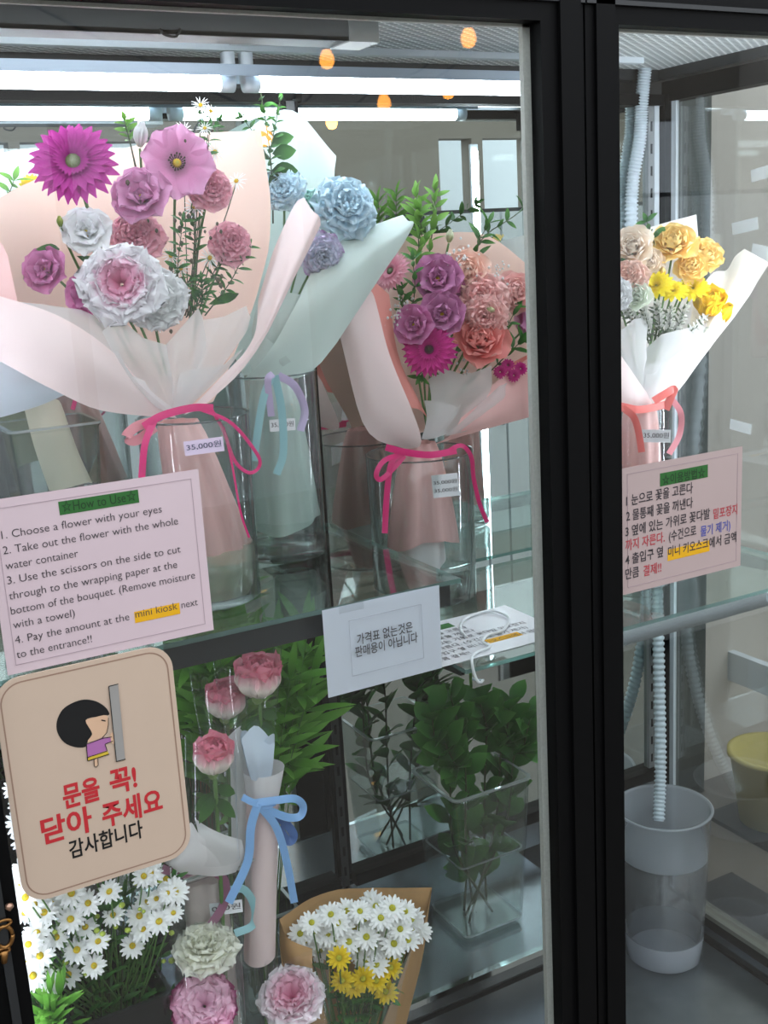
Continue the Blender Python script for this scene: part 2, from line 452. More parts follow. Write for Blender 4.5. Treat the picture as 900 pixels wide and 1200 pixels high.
def f_lisianthus():
    p = MB()
    for ring, (m, L, Wd, a0, a1, z0) in enumerate([(6, .98, .62, R_(48), R_(2), -.05), (6, .85, .52, R_(62), R_(24), 0), (5, .62, .40, R_(78), R_(52), .04), (4, .42, .28, R_(88), R_(75), .06)]):
        for k in range(m):
            petal(p, 2*pi*(k+ring*.37)/m+rnd.uniform(-.1, .1), L*rnd.uniform(.94, 1.06), Wd, a0, a1, r0=.05, z0=z0, cup=.25, base=.25, tip=.62, ruf=.07, rk=2.6, ph=rnd.uniform(0, 6), nu=8, nv=8)
    c = MB(); dome(c, .10, .30, z0=.05, n=8, k=4)
    return p, c
def f_cosmos():
    p = MB(); n = 8
    for k in range(n):
        petal(p, 2*pi*k/n+rnd.uniform(-.06, .06), .98*rnd.uniform(.94, 1.06), .46, R_(26), R_(-2), r0=.08, z0=.012*(k % 2), cup=.15, base=.25, tip=.7, ruf=.05, rk=2.4, ph=rnd.uniform(0, 6), nu=8, nv=8, jag=.03)
    c = MB(); dome(c, .13, .12, z0=.06, n=10, k=4, mi=0)
    for k in range(18):
        a = 2*pi*k/18; r1 = rnd.uniform(.17, .24)
        q = Vector((r1*math.cos(a), r1*math.sin(a), .17)); c.tube([Vector((.05*math.cos(a), .05*math.sin(a), .06)), q], .012, n=5, mi=1)
        c.tube([q, q+Vector((0, 0, .05))], .024, n=6, mi=1)
    return p, c
def f_carnation(rings=6, flat=1.0, tk=.35):
    p = MB()
    for ring in range(rings):
        f = ring/(rings-1); m = 8-int(f*3)
        L = .98-.44*f; el = R_(2+74*f*flat)
        for k in range(m):
            petal(p, 2*pi*(k+.43*ring)/m+rnd.uniform(-.16, .16), L*rnd.uniform(.92, 1.08), .46-.16*f, el+R_(26), el-R_(14), r0=.04, z0=.02+.05*f, cup=.1, base=.22, tip=.82, ruf=.085, rk=3.2, ph=rnd.uniform(0, 6), nu=9, nv=13, jag=.07, twist=rnd.uniform(-.08, .08), t1=1-tk*f)
    return p, None
def f_rose(n=26, openness=1.0):
    p = MB()
    for k in range(n):
        f = k/(n-1)            # 0 outer .. 1 heart
        L = .95-.30*f; el0 = R_(46+46*f**.8); el1 = R_(-22*openness+112*f**.65)
        petal(p, k*2.39996, L, .56-.33*f, el0, el1, r0=.16*(1-f)+.02, z0=-.10+.12*f, cup=.42, base=.45, tip=.66, ruf=.03, rk=2, ph=rnd.uniform(0, 6), nu=8, nv=7)
    return p, None
def f_cup_rose():
    p = MB(); n = 24
    for k in range(n):
        f = k/(n-1)
        if f < .4: a0, a1, L, W, r0 = R_(20), R_(104), 1.55, .78, .10
        elif f < .75: a0, a1, L, W, r0 = R_(42), R_(100), 1.5, .60, .06
        else: a0, a1, L, W, r0 = R_(66), R_(96), 1.45, .36, .04
        petal(p, k*2.39996, L*rnd.uniform(.96, 1.04), W, a0, a1, r0=r0, z0=-.35+.06*f, cup=.42, base=.45, tip=.66, ruf=.05, rk=2, ph=rnd.uniform(0, 6), nu=10, nv=8, curl=R_(-120 if f < .3 else -60 if f < .7 else -20))
    return p, None
def f_bud():
    p = MB()
    for k in range(9):
        petal(p, k*2.4, 1.5, .42, R_(70), R_(98), r0=.06+.02*(k % 3), cup=.5, base=.4, tip=.5, ruf=.03, ph=k, nu=8, nv=6)
    return p, None
def f_mum():
    p = MB()
    for ring, (m, L, a) in enumerate([(15, .95, 2), (14, .84, 16), (12, .66, 32), (9, .46, 50)]):
        for k in range(m):
            petal(p, 2*pi*(k+.4*ring)/m+rnd.uniform(-.08, .08), L*rnd.uniform(.92, 1.08), .17, R_(a+14), R_(a-16), r0=.1, z0=.02*ring, cup=.3, base=.5, tip=.65, nu=4, nv=3)
    c = MB(); dome(c, .2, .18, z0=.05, n=10, k=4)
    return p, c
SHAPES = {}
for nm, fn, kw in (('gerbera', f_gerbera, {}), ('daisy', f_daisy, {}), ('aster', f_aster, {}), ('lisianthus', f_lisianthus, {}), ('cosmos', f_cosmos, {}),
                   ('carnation', f_carnation, {}), ('flat_carnation', f_carnation, dict(rings=6, flat=.72, tk=.6)), ('rose', f_rose, {}), ('spray_rose', f_rose, dict(n=34, openness=1.3)), ('bud', f_bud, {}), ('cup_rose', f_cup_rose, {}), ('mum', f_mum, {})):
    SHAPES[nm] = fn(**kw)
SCALE = dict(carnation=1.22, flat_carnation=1.25, rose=1.4, spray_rose=1.4, lisianthus=1.25, cosmos=1.06, mum=1.12, daisy=1.16, aster=1.1, cup_rose=1.12)
_cache = {}
def flower_mesh(shape, mat):
    k = (shape, mat.name)
    if k not in _cache: _cache[k] = SHAPES[shape][0].mesh(shape, mat)
    return _cache[k]
def centre_mesh(shape, mats):
    k = (shape, 'c', mats[0].name)
    if k not in _cache: _cache[k] = SHAPES[shape][1].mesh('flower_centre', mats)
    return _cache[k]
def frame_z(n, roll=0.0):
    n = Vector(n).normalized()
    return n.to_track_quat('Z', 'Y').to_matrix().to_4x4() @ Matrix.Rotation(roll, 4, 'Z')
def flower(parent, name, shape, mat, px, py, Y, rpx, tilt=(0, 0), centre=None, stem_to=None, stem_r=.0022, stem_mat=None, label=None, roll=None, calyx=False, squash=1.0, world=None):
    """one bloom of a bouquet: petals (the part), with its centre and stem as sub-parts"""
    p = Vector(world) if world is not None else at(px, py, Y)
    r = pxm(rpx, p)*SCALE.get(shape, 1.0)
    n = facing(p, *tilt)
    Mw = Matrix.Translation(p) @ frame_z(n, rnd.uniform(0, 6.28) if roll is None else roll) @ Matrix.Diagonal((r, r, r*squash, 1))
    ob = part_at(flower_mesh(shape, mat), name, Mw, parent)
    if label: ob['label'] = label
    if centre is not None and SHAPES[shape][1] is not None:
        sub(centre_mesh(shape, centre if isinstance(centre, (list, tuple)) else [centre]), 'flower_centre', ob)
    inv = Mw.inverted()
    if calyx:
        c = MB(); c.lathe([(.10, -.62), (.20, -.52), (.25, -.25), (.30, -.02)], n=10, cap0=True)
        sub(c.mesh('calyx', CALYX), 'calyx', ob)
    if stem_to is not None:
        q = Vector(stem_to) if len(stem_to) != 3 or isinstance(stem_to, Vector) else at(*stem_to)
        b = p-n*r*.1
        mid = b.lerp(q, .35)-n*r*.9*.5
        s = MB(); s.tube([inv @ v for v in smooth_path([b, mid, q], 10)], stem_r/r, n=6)
        sub(s.mesh('stem', stem_mat or STEM), 'stem', ob)
    return ob

def leaf(mb, p, d, nrm, L, W, bend=.25, nu=6, nv=3, mi=0, tip=.42, cup=.25):
    """a leaf from p along d"""
    d = Vector(d).normalized(); nrm = Vector(nrm); nrm = (nrm-d*nrm.dot(d))
    nrm = nrm.normalized() if nrm.length > 1e-5 else d.orthogonal().normalized()
    s_ = d.cross(nrm); P = []; ts = []
    for i in range(nu):
        u = i/(nu-1)
        c = p+d*L*u+nrm*(-bend*L*u*u)
        wd = W*.5*(math.sin(min(u/tip, 1)*pi/2) if u < tip else math.cos((u-tip)/(1-tip)*pi/2)**.8)+W*.01
        P.append([c+s_*wd*v+nrm*(abs(v)*wd*cup) for v in [-1+2*j/(nv-1) for j in range(nv)]])
        ts += [u]*nv
    mb.grid(P, mi, ts)
def sprig(parent, name, path, L, W, nl, mat, stem_mat=DSTEM, stem_r=.0016, start=.2, spread=1.0, label=None, up=.5, jitter=.3, pairs=True, endleaf=True, face=.6):
    """a leafy stem: the leaves are the part, its stem a sub-part"""
    mb = MB(); st = MB()
    st.tube(path, [stem_r*(1-.6*i/(len(path)-1)) for i in range(len(path))], n=6)
    n = len(path)
    for k in range(nl):
        t = start+(1-start)*k/max(nl-1, 1)
        i = min(int(t*(n-1)), n-2); p = path[i].lerp(path[i+1], t*(n-1)-i)
        d = (path[i+1]-path[i]).normalized()
        a = k*2.4 if not pairs else k*pi/2+.3
        sd = d.orthogonal().normalized(); sd = Matrix.Rotation(a, 3, d) @ sd
        for s_ in ((1, -1) if pairs else (1,)):
            ld = (sd*s_*spread+d*up+Vector((rnd.uniform(-1, 1), rnd.uniform(-1, 1), rnd.uniform(-1, 1)))*jitter*.5)
            sc = rnd.uniform(.75, 1.15)*(1-.25*abs(t-.55))
            nr = (facing(p)*face+d*.7+Vector((rnd.uniform(-1, 1), rnd.uniform(-1, 1), rnd.uniform(-1, 1)))*jitter)
            leaf(mb, p, ld, nr, L*sc, W*sc, bend=rnd.uniform(.05, .3))
    if endleaf: leaf(mb, path[-1], path[-1]-path[-2], facing(path[-1]), L*.8, W*.8)
    o = mb.build(name, mat, parent)
    s_ = st.build('stem', stem_mat, o)
    if label: o['label'] = label
    return o

# ================================================================== THE SETTING
XL, XR, YB = .12, 1.945, .603
ZF, ZS, ZC = .144, .50, 2.357      # fridge floor, rear step, ceiling
UX = .972                           # centre upright
# room in front of the fridge
ROOMW = solid('room_wall_paint', (150, 142, 132), rough=.8, var=.12, scale=2)
ROOMF = solid('room_floor_tile', (112, 106, 98), rough=.5, var=.15, scale=3)
OUTW = solid('outside_wall_plaster', (214, 208, 200), rough=.85, var=.06, scale=3)
RX = 6.6
struct(MB().box((-4, -5.2, -.12), (RX, 1.4, 0)), 'floor', [ROOMF])
m = MB()   # street-side wall with tall openings to the daylight
cuts = [(-1.9, -.6), (.35, 1.55), (1.62, 3.05), (4.72, 5.02), (5.12, 5.55), (5.66, 6.1)]
x = -4
for a, b in cuts:
    m.box((x, -5.0, 0), (a, -4.85, 3.4)); m.box((a, -5.0, 2.75), (b, -4.85, 3.4)); m.box((a, -5.0, 0), (b, -4.85, .12)); x = b
m.box((x, -5.0, 0), (RX, -4.85, 3.4))
struct(m, 'wall_front', [ROOMW])
struct(MB().box((-4, -7.2, 0), (RX+1.5, -7.0, 3.0)), 'wall_sky_dimmer', [solid('sky_dimmer_render', (236, 242, 248), rough=.8, var=.05, scale=2)])  # unseen wall added outside to dim the sky behind the openings
struct(MB().box((-4, -7.0, -.12), (RX+1.5, -5.2, -.0)), 'floor_street', [ROOMF])
struct(MB().box((-4.12, -5, 0), (-4, 1.4, 3.4)), 'wall_left', [ROOMW])
struct(MB().box((RX, -5, 0), (RX+.12, 1.4, 3.4)), 'wall_right', [OUTW])
struct(MB().box((-4, 1.3, 0), (RX, 1.42, 3.4)), 'wall_back', [OUTW])

# cabinet shell
m = MB()
m.box((XL-.04, -.03, 0), (XL, .66, 2.6)).box((XL, .64, 0), (XR+.05, .66, 2.6)).box((XL-.04, -.03, 2.42), (XR+.3, .66, 2.6))
m.box((XL, -.0, 0), (XR+.3, .64, ZF))
m.box((XL, .605, ZF), (XR+.05, .64, ZS)).box((XL, .605, 2.335), (XR, .64, 2.42))
struct(m, 'trim_1', [DARK])
struct(MB().box((XL, .02, ZF), (XR, .605, ZF+.004)), 'floor_steel', [GALV])['label'] = 'galvanised steel floor of the cabinet'
m = MB(); m.box((XL, .25, ZF+.004), (1.45, .602, ZS)); m.box((XL, .236, ZS-.012), (1.45, .25, ZS+.001), 1); m.box((XL, .246, ZS-.06), (1.45, .25, ZS-.05), 2)
struct(m, 'trim_2', [STEP, CHROME, BLACK])
# mirror back, two panels with dark frames
m = MB()
m.box((XL, .60, ZS+.07), (UX-.01, .604, 2.285), 0).box((UX+.01, .60, .58), (XR-.06, .604, 2.285), 0)
struct(m, 'wall_mirror', [MIRROR])
m = MB()
for a, b in ((XL, UX-.02), (UX+.02, XR)):
    m.box((a, .578, 2.276), (b, .605, 2.300)); m.box((a, .576, .572), (b, .605, .602))
m.box((XL, .59, ZS), (XR, .606, .572), 1)
m.box((UX+.009, .592, .60), (UX+.018, .605, 2.28)); m.box((UX-.018, .592, .60), (UX-.009, .605, 2.28))

struct(m, 'trim_3', [BLACK, STEP])
def upright(x0, x1, y0, y1, name):
    m = MB(); m.box((x0, y0, .45), (x1, y1, 2.28), 0)
    z = .5
    while z < 2.2:
        m.box(((x0+x1)/2-.003, y0-.0008, z), ((x0+x1)/2+.003, y0, z+.022), 1); z += .05
    return struct(m, name, [DARK, BLACK])
upright(UX-.009, UX+.009, .590, .606, 'trim_4')
m = MB(); m.box((XR-.062, .590, .58), (XR-.044, .606, 2.28), 0)
z = .62
while z < 2.25:
    m.box((XR-.055, .5892, z), (XR-.050, .590, z+.022), 1); z += .05
m.box((XR-.044, .588, .58), (XR-.030, .606, 2.28), 2)
struct(m, 'trim_5', [solid('pale_steel', (150, 154, 156), rough=.35, metal=.5), BLACK, WHITE_METAL])
struct(MB().box((XR-.024, .575, ZF), (XR, .606, 2.30), 0).box((XR-.005, .56, ZF), (XR+.004, .575, 2.30), 1), 'trim_6', [BLACK, WHITE_METAL])
# right side: glass with dark rails
struct(MB().box((XR, .02, ZF+.09), (XR+.005, .6, 2.31)), 'wall_glass', [SIDE_GLASS])
m = MB(); m.box((XR-.012, .02, 2.285), (XR+.03, .6, 2.33), 0).box((XR-.02, .02, 2.335), (XR+.03, .6, 2.357), 3)
m.box((XR-.010, .02, ZF+.052), (XR+.03, .6, ZF+.082), 0).box((XR-.014, .02, ZF+.082), (XR+.03, .6, ZF+.094), 4)
m.box((XR-.001, .02, ZF), (XR+.03, .6, ZF+.052), 2).box((XR-.010, .02, ZF+.004), (XR-.001, .6, ZF+.014), 0)
struct(m, 'trim_7', [BLACK, WHITE_METAL, STEP, DARK, solid('worn_grey_rail', (112, 112, 104), rough=.5)])
a, b = at(791, 300, 1.24), at(832, 300, 1.24)
struct(MB().box((a.x, 1.24, 0), (b.x, 1.3, 3.3)), 'trim_8', [solid('dark_pillar_paint', (84, 90, 88), rough=.6, var=.1, scale=3)])
# ceiling: expanded metal mesh under a white tray
def mesh_mat():
    m, nt, N, L = nodemat('expanded_metal_mesh')
    o = N.new('ShaderNodeOutputMaterial'); p = N.new('ShaderNodeBsdfPrincipled'); p.inputs['Roughness'].default_value = .45
    tc = N.new('ShaderNodeTexCoord'); sep = N.new('ShaderNodeSeparateXYZ'); L.new(tc.outputs['Object'], sep.inputs[0])
    def mth(op, a, b=None):
        n = N.new('ShaderNodeMath'); n.operation = op
        for i, v in enumerate((a, b)):
            if v is None: continue
            if isinstance(v, (int, float)): n.inputs[i].default_value = v
            else: L.new(v, n.inputs[i])
        return n.outputs[0]
    kx, ky = 2*pi/.026, 2*pi/.019
    s_ = mth('ADD', mth('COSINE', mth('MULTIPLY', sep.outputs[0], kx)), mth('COSINE', mth('MULTIPLY', sep.outputs[1], ky)))
    # diamond lattice: holes where the sum of cosines is large in magnitude
    h = mth('ABSOLUTE', s_)
    cr = N.new('ShaderNodeValToRGB'); cr.color_ramp.elements[0].position = .45; cr.color_ramp.elements[0].color = srgb((240, 243, 243))
    cr.color_ramp.elements[1].position = .80; cr.color_ramp.elements[1].color = srgb((150, 158, 160))
    L.new(h, cr.inputs[0]); L.new(cr.outputs[0], p.inputs['Base Color'])
    b = N.new('ShaderNodeBump'); b.invert = True; b.inputs['Strength'].default_value = .5; b.inputs['Distance'].default_value = .004
    L.new(h, b.inputs['Height']); L.new(b.outputs['Normal'], p.inputs['Normal'])
    L.new(p.outputs[0], o.inputs[0]); return m
m = MB(); m.box((XL, .02, ZC), (XR, .60, ZC+.004), 0); m.box((XL, .455, ZC-.012), (1.75, .475, ZC), 1)
m.box((.80, .03, ZC-.004), (.84, .46, ZC), 1)
struct(m, 'ceiling', [mesh_mat(), WHITE_METAL])

# doors
X0, X1, X2, X3 = .184, 1.115, 1.269, 2.2
XM = 1.199
def door(name, a, b, mull):
    """door_n with its frame, glass and seal; a..b is the glass opening"""
    e = bpy.data.objects.new(name, None); COL.objects.link(e); e['kind'] = 'structure'
    e.location = (a, 0, 0); ORG[e.name] = Vector((a, 0, 0))
    f = MB()
    l, r = (a-.12, XM-.002) if mull == 'r' else (XM+.002, b+.1)
    lx, rx = (a, b)
    f.box((l, -.024, .02), (lx, .02, 2.50)).box((rx, -.024, .02), (r, .02, 2.50))
    f.box((lx, -.024, 2.317), (rx, .02, 2.50)).box((lx, -.024, .02), (rx, .02, .17))
    # raised outer lip along the stiles
    if mull == 'r':
        f.box((XM-.052, -.032, .02), (XM-.012, -.024, 2.50), 0).box((lx-.03, -.030, .02), (lx-.018, -.024, 2.5), 1)
    else:
        f.box((XM+.02, -.030, .02), (XM+.058, -.024, 2.50), 0)
    f.box((l, -.030, 2.345), (r, -.024, 2.352), 1)
    f.build('door_frame', [BLACK, DARK], e, smooth=False)
    MB().box((lx-.005, -.0025, .165), (rx+.005, .0025, 2.32)).build('door_glass', GLASS, e, smooth=False)
    s = MB()
    if mull == 'r': s.box((rx-.014, .004, .17), (rx, .014, 2.317))
    else: s.box((lx, .004, .17), (lx+.004, .012, 2.317))
    s.box((lx, .004, 2.312), (rx, .012, 2.317))
    s.build('door_seal', SEAL, e, smooth=False)
    return e
door('door_1', X0, X1, 'r')
door('door_2', X2, X3, 'l')


# ================================================================== LIGHTS IN THE CABINET
def tube_lamp(x0, x1, y, z, label, mat=None, tr=.0135):
    t = thing('fluorescent_lamp', ((x0+x1)/2, y, z), label, 'lamp')
    b = MB(); b.tube([(x0, y, z), (x1, y, z)], tr, n=14)
    b.build('tube', mat or TUBE, t)
    for xx, s in ((x0, 1), (x1, -1)):
        c = MB(); c.tube([(xx-.02*s, y, z), (xx+.006*s, y, z)], tr+.0015, n=14); c.box((xx-.022*s, y-tr*.8, z), (xx-.004*s, y+tr*.8, min(z+.05, ZC)))
        c.build('lamp_holder', WHITE_METAL, t)
    h = MB(); P = []
    z1_, z2_ = at(200, 73, y-.045).z-z, at(200, 87, y-.045).z-z
    prof = [(-.045, z1_), (-.045, z2_), (-.02, max(z2_-.004, .017)), (.02, max(z2_-.004, .017)), (.045, z2_), (.045, z1_)]
    if mat: prof = [(-.014, tr*1.25+.002), (-.014, tr*1.25), (.014, tr*1.25), (.014, tr*1.25+.002)]
    for xx in (x0-.03, x1+.03): P.append([Vector((xx, y+a, z+c)) for a, c in prof])
    h.grid(P, closed=True)
    n_ = len(h.v)//2
    h.f += [tuple(range(n_)), tuple(reversed(range(n_, 2*n_)))]; h.m += [0, 0]
    h.build('housing', solid('blue_grey_housing_paint', (150, 164, 178), rough=.5), t, smooth=False)
    return t
xe = at(525, 136, .806).x; xa = at(175, 131, .806).x; xb = at(208, 131, .806).x
tube_lamp(XL+.03, xa, .40, 2.282, 'bright fluorescent tube under the mesh ceiling, the shorter left one')
tube_lamp(xb, xe+.02, .40, 2.282, 'bright fluorescent tube under the mesh ceiling, reaching the middle post')
pe = at(430, 48, .06)
tube_lamp(XL+.05, pe.x-.05, .175, 2.333, 'fluorescent tube hidden behind the grey channel at the head of the left door', FRONT_TUBE)
# grey channel near the door head
GREYC = solid('grey_channel_paint', (120, 126, 132), rough=.45)
t = thing('cable_channel', (.5, .07, pe.z), 'grey metal channel running along the top just inside the left door', 'channel')
m = MB(); m.box((XL+.01, .06, pe.z), (pe.x-.03, .066, 2.352)); m.box((XL+.01, .06, pe.z), (pe.x-.03, .12, pe.z+.005)); m.build('channel_body', GREYC, t, smooth=False)
m = MB(); m.box((pe.x-.03, .058, pe.z-.002), (pe.x+.02, .122, 2.354)); m.build('end_cap', solid('pale_cap', (190, 198, 200), rough=.3), t, smooth=False)
pr = at(800, 33, .06)
t5 = thing('cable_channel', (1.6, .07, pr.z), 'grey metal channel running along the top just inside the right door', 'channel')
m = MB(); m.box((1.20, .06, pr.z), (XR-.01, .065, 2.356)); m.build('channel_body', GREYC, t5, smooth=False)
tube_lamp(1.24, XR-.04, .088, 2.345, 'slim tube added unseen behind the right door channel to brighten the mesh ceiling', FRONT_TUBE, .006)  # slim tube kept out of sight, added to brighten the right ceiling
m = MB(); m.tube(pxpath([(188, 34, .058), (192, 40, .05), (206, 43, .05), (211, 34, .058)], 14), .0018); m.build('wire_tie', DARK, t)
# vertical led strip on the inside of the middle post
ll = at(556, 215, 2*YB-.035)
t = thing('led_strip', (ll.x, .035, 1.4), 'vertical LED light strip on the inside of the black middle post', 'lamp')
t2 = thing('led_strip', (X0-.03, .035, 1.2), 'added, unseen LED strip behind the left door stile, lighting the bouquet fronts', 'lamp')  # unseen strip added to light the left bouquets from the front
MB().box((X0-.045, .021, .25), (X0-.015, .029, 2.25)).build('backing_rail', WHITE_METAL, t2, smooth=False)
MB().box((X0-.038, .029, .27), (X0-.022, .036, 2.23)).build('light_strip', LED_FILL, t2, smooth=False)
MB().box((ll.x-.012, .026, 1.22), (ll.x+.012, .034, 2.25)).build('backing_rail', WHITE_METAL, t, smooth=False)
MB().box((ll.x-.008, .034, 1.235), (ll.x+.008, .040, 2.23)).build('light_strip', LED, t, smooth=False)
# ================================================================== SHELVES
ZA, ZB = 1.436, 1.267
YSA = .06
def shelf(x0, x1, z, y0, y1, label, chrome=False):
    t = thing('glass_shelf', ((x0+x1)/2, y0, z), label, 'shelf')
    MB().box((x0, y0, z-.008), (x1, y1, z), [0, 0, 1, 1, 1, 1]).build('glass_pane', [SHELF_GLASS, SHELF_EDGE], t, smooth=False)
    if chrome:
        MB().box((x0+.015, y0+.004, z-.040), (x1, y0+.014, z-.0085)).build('front_rail', CHROME, t, smooth=False)
    else:
        MB().box((x0, y0+.02, z-.052), (x1-.01, y0+.034, z-.012)).build('front_rail', DARK, t, smooth=False)
    for xx in (x0+.012, x1-.02):
        m = MB(); P = []
        for q, (yy, hh) in enumerate(((y0+.03, .014), (.30, .03), (.575, .055))):
            P.append([Vector((xx-.004, yy, z-.009)), Vector((xx+.004, yy, z-.009)), Vector((xx+.004, yy, z-.009-hh)), Vector((xx-.004, yy, z-.009-hh))])
        m.grid(P, closed=True); m.build('bracket', DARK, t, smooth=False)
    return t
shelf(XL+.01, .982, ZA, YSA, .575, 'upper glass shelf with green edge carrying the large pink and blue bouquets')
shelf(.985, XR-.02, ZB, YSA, .568, 'lower glass shelf with a bright chrome front rail, reaching to the side glass', True)

# ================================================================== SIGNS ON THE DOOR GLASS
YO = -.0035
def plate(x0, x1, z0, z1, y, th, mat, parent, name, bow=0.0, rr=0.0):
    m = MB()
    if rr:
        pts = []
        for cx, cz, a0 in ((x1-rr, z1-rr, 0), (x0+rr, z1-rr, 90), (x0+rr, z0+rr, 180), (x1-rr, z0+rr, 270)):
            for k in range(9):
                a = R_(a0+k*90/8); pts.append((cx+rr*math.cos(a), cz+rr*math.sin(a)))
        n = len(pts)
        m.add([(a, y, b) for a, b in pts]+[(a, y-th, b) for a, b in pts], [tuple(range(n)), tuple(reversed(range(n, 2*n)))]+[(i, n+i, n+(i+1) % n, (i+1) % n) for i in range(n)])
    else:
        F = []
        for yy in (y, y-th):
            F.append([[Vector((x0+(x1-x0)*i/12, yy-bow*(i/12)**3*(j/8), z0+(z1-z0)*j/8)) for i in range(13)] for j in range(9)])
        m.grid(F[0]); m.grid(F[1])
    return m.build(name, mat, parent, smooth=not rr)
def zat(px, py, Y=YO): return at(px, py, Y).z
def xat(px, py, Y=YO): return at(px, py, Y).x
# English instructions
a, b = at(0, 582, YO), at(248, 738, YO)
sx0, sx1, sz0, sz1 = .2175, .5115, 2-.357*1.5, 2-.1965*1.5
t = thing('instruction_sheet', ((sx0+sx1)/2, YO, sz0), 'laminated pink sheet of English instructions headed How to Use', 'sign')
plate(sx0, sx1, sz0, sz1, YO, .0006, LAMI, t, 'sheet')
m = MB(); bw = .0006; i_ = .012
for q in ((sx0+i_, sz0+i_, sx1-i_, sz0+i_+bw), (sx0+i_, sz1-i_-bw, sx1-i_, sz1-i_), (sx0+i_, sz0+i_, sx0+i_+bw, sz1-i_), (sx1-i_-bw, sz0+i_, sx1-i_, sz1-i_)):
    m.box((q[0], YO-.0012, q[1]), (q[2], YO-.0009, q[3]))
m.build('border_line', solid('faint_border_ink', (172, 150, 160)), t, smooth=False)
YT = YO-.0014
def bar(mat, px0, px1, py_mid, h, parent, name='highlight'):
    x0, x1 = xat(px0, py_mid), xat(px1, py_mid); z = zat((px0+px1)/2, py_mid)
    MB().box((x0, YO-.0011, z-h/2), (x1, YO-.0008, z+h/2)).build(name, mat, parent, smooth=False)
bar(GREEN_BAR, 68, 163, 588.5, .0185, t); bar(YELLOW_BAR, 157, 211, 718, .0165, t)
m = MB(); letter(m, '☆How to Use☆', xat(71, 588), xat(160, 588), zat(115, 588)-.006, .0185, YT)
m.build('heading_text', solid('heading_ink', (24, 58, 24)), t, smooth=False)
m = MB()
for s, p0, p1 in (('1. Choose a flower with your eyes', (2, 630), (190, 602)), ('2. Take out the flower with the whole', (4, 649), (209, 615)),
                  ('water container', (7, 667), (92, 653)), ('3. Use the scissors on the side to cut', (9, 684), (212, 648)),
                  ('through to the wrapping paper at the', (11, 702), (208, 666)), ('bottom of the bouquet. (Remove moisture', (13, 719), (229, 679)),
                  ('with a towel)', (16, 737), (88, 722)), ('4. Pay the amount at the', (18, 754), (152, 727)), ('mini kiosk', (159, 724), (208, 714)), ('next', (213, 713), (232, 709)), ('to the entrance!!', (20, 772), (108, 752))):
    q0, q1 = at(*p0, YT), at(*p1, YT)
    letter(m, s, q0.x, q1.x, (q0.z+q1.z)/2, .0156, YT, off=-.0001)
m.build('instruction_text', INK, t, smooth=False)
# Korean instructions
kx0, kx1, kz0, kz1 = .857*1.5, 1.0525*1.5, 2-.4275*1.5, 2-.2715*1.5
LAMI2 = solid('laminated_rose_paper', (190, 168, 165), rough=.35, var=.03, scale=12)
t = thing('instruction_sheet', ((kx0+kx1)/2, YO, kz0), 'laminated pink sheet of Korean instructions with green heading, on the right door', 'sign')
plate(kx0, kx1, kz0, kz1, YO, .0006, LAMI2, t, 'sheet')
m = MB()
for q in ((kx0+i_, kz0+i_, kx1-i_, kz0+i_+bw), (kx0+i_, kz1-i_-bw, kx1-i_, kz1-i_), (kx0+i_, kz0+i_, kx0+i_+bw, kz1-i_), (kx1-i_-bw, kz0+i_, kx1-i_, kz1-i_)):
    m.box((q[0], YO-.0012, q[1]), (q[2], YO-.0009, q[3]))
m.build('border_line', MATS['faint_border_ink'], t, smooth=False)
bar(GREEN_BAR, 773, 829, 557, .024, t); bar(YELLOW_BAR, 782, 831, 645, .0215, t)
m = MB(); letter(m, '☆이용방법☆', xat(775, 558), xat(826, 558), zat(800, 558)-.008, .021, YT, off=.0003)
m.build('heading_text', MATS['heading_ink'], t, smooth=False)
def segs(m, lst, sz=.0225):
    for s, p0, p1 in lst:
        q0, q1 = at(*p0, YT), at(*p1, YT)
        letter(m, s, q0.x, q1.x, (q0.z+q1.z)/2, sz, YT, off=.0003)
m = MB()
segs(m, [('1 눈으로 꽃을 고른다', (734, 591), (812, 578)), ('2 물통째 꽃을 꺼낸다', (734, 609), (812, 595)), ('3 옆에 있는 가위로 꽃다발', (733, 627), (832, 608)),
         ('(수건으로', (784, 633), (816, 627)), ('4 출입구 옆', (733, 661), (777, 652)), ('미니 키오스크', (783, 651), (830, 642)), ('에서 금액', (831, 641), (863, 634)), ('만큼', (733, 678), (749, 675))])
m.build('instruction_text', INK, t, smooth=False)
for sg in (('밑포장지', (836, 607), (864, 602)), ('까지 자른다.', (733, 644), (779, 635)), ('결제!!', (754, 674), (775, 670))):
    m = MB(); segs(m, [sg]); m.build('red_instruction_text', REDTXT, t, smooth=False)['label'] = 'red instruction text'
m = MB(); segs(m, [('물기 제거)', (821, 627), (856, 621))]); m.build('instruction_text', BLUETXT, t, smooth=False)['label'] = 'blue instruction text'
# beige sign
bx0, bx1, bz0, bz1 = .195, .443, 1.126, 1.461
YB0 = YO-.0022
t = thing('door_sign', ((bx0+bx1)/2, YB0, bz0), 'beige rounded sign with a girl pushing a door and red Korean lettering', 'sign')
plate(bx0, bx1, bz0, bz1, YB0, .003, BEIGE, t, 'board', rr=.036)
yf = YB0-.003
def rrect(x0, x1, z0, z1, r, n=9):
    pts = []
    for cx, cz, a0 in ((x1-r, z1-r, 0), (x0+r, z1-r, 90), (x0+r, z0+r, 180), (x1-r, z0+r, 270)):
        for k in range(n):
            a = R_(a0+k*90/(n-1)); pts.append((cx+r*math.cos(a), cz+r*math.sin(a)))
    return pts
m = MB(); e1 = rrect(bx0+.0065, bx1-.0065, bz0+.0065, bz1-.0065, .031); e2 = rrect(bx0+.0085, bx1-.0085, bz0+.0085, bz1-.0085, .029)
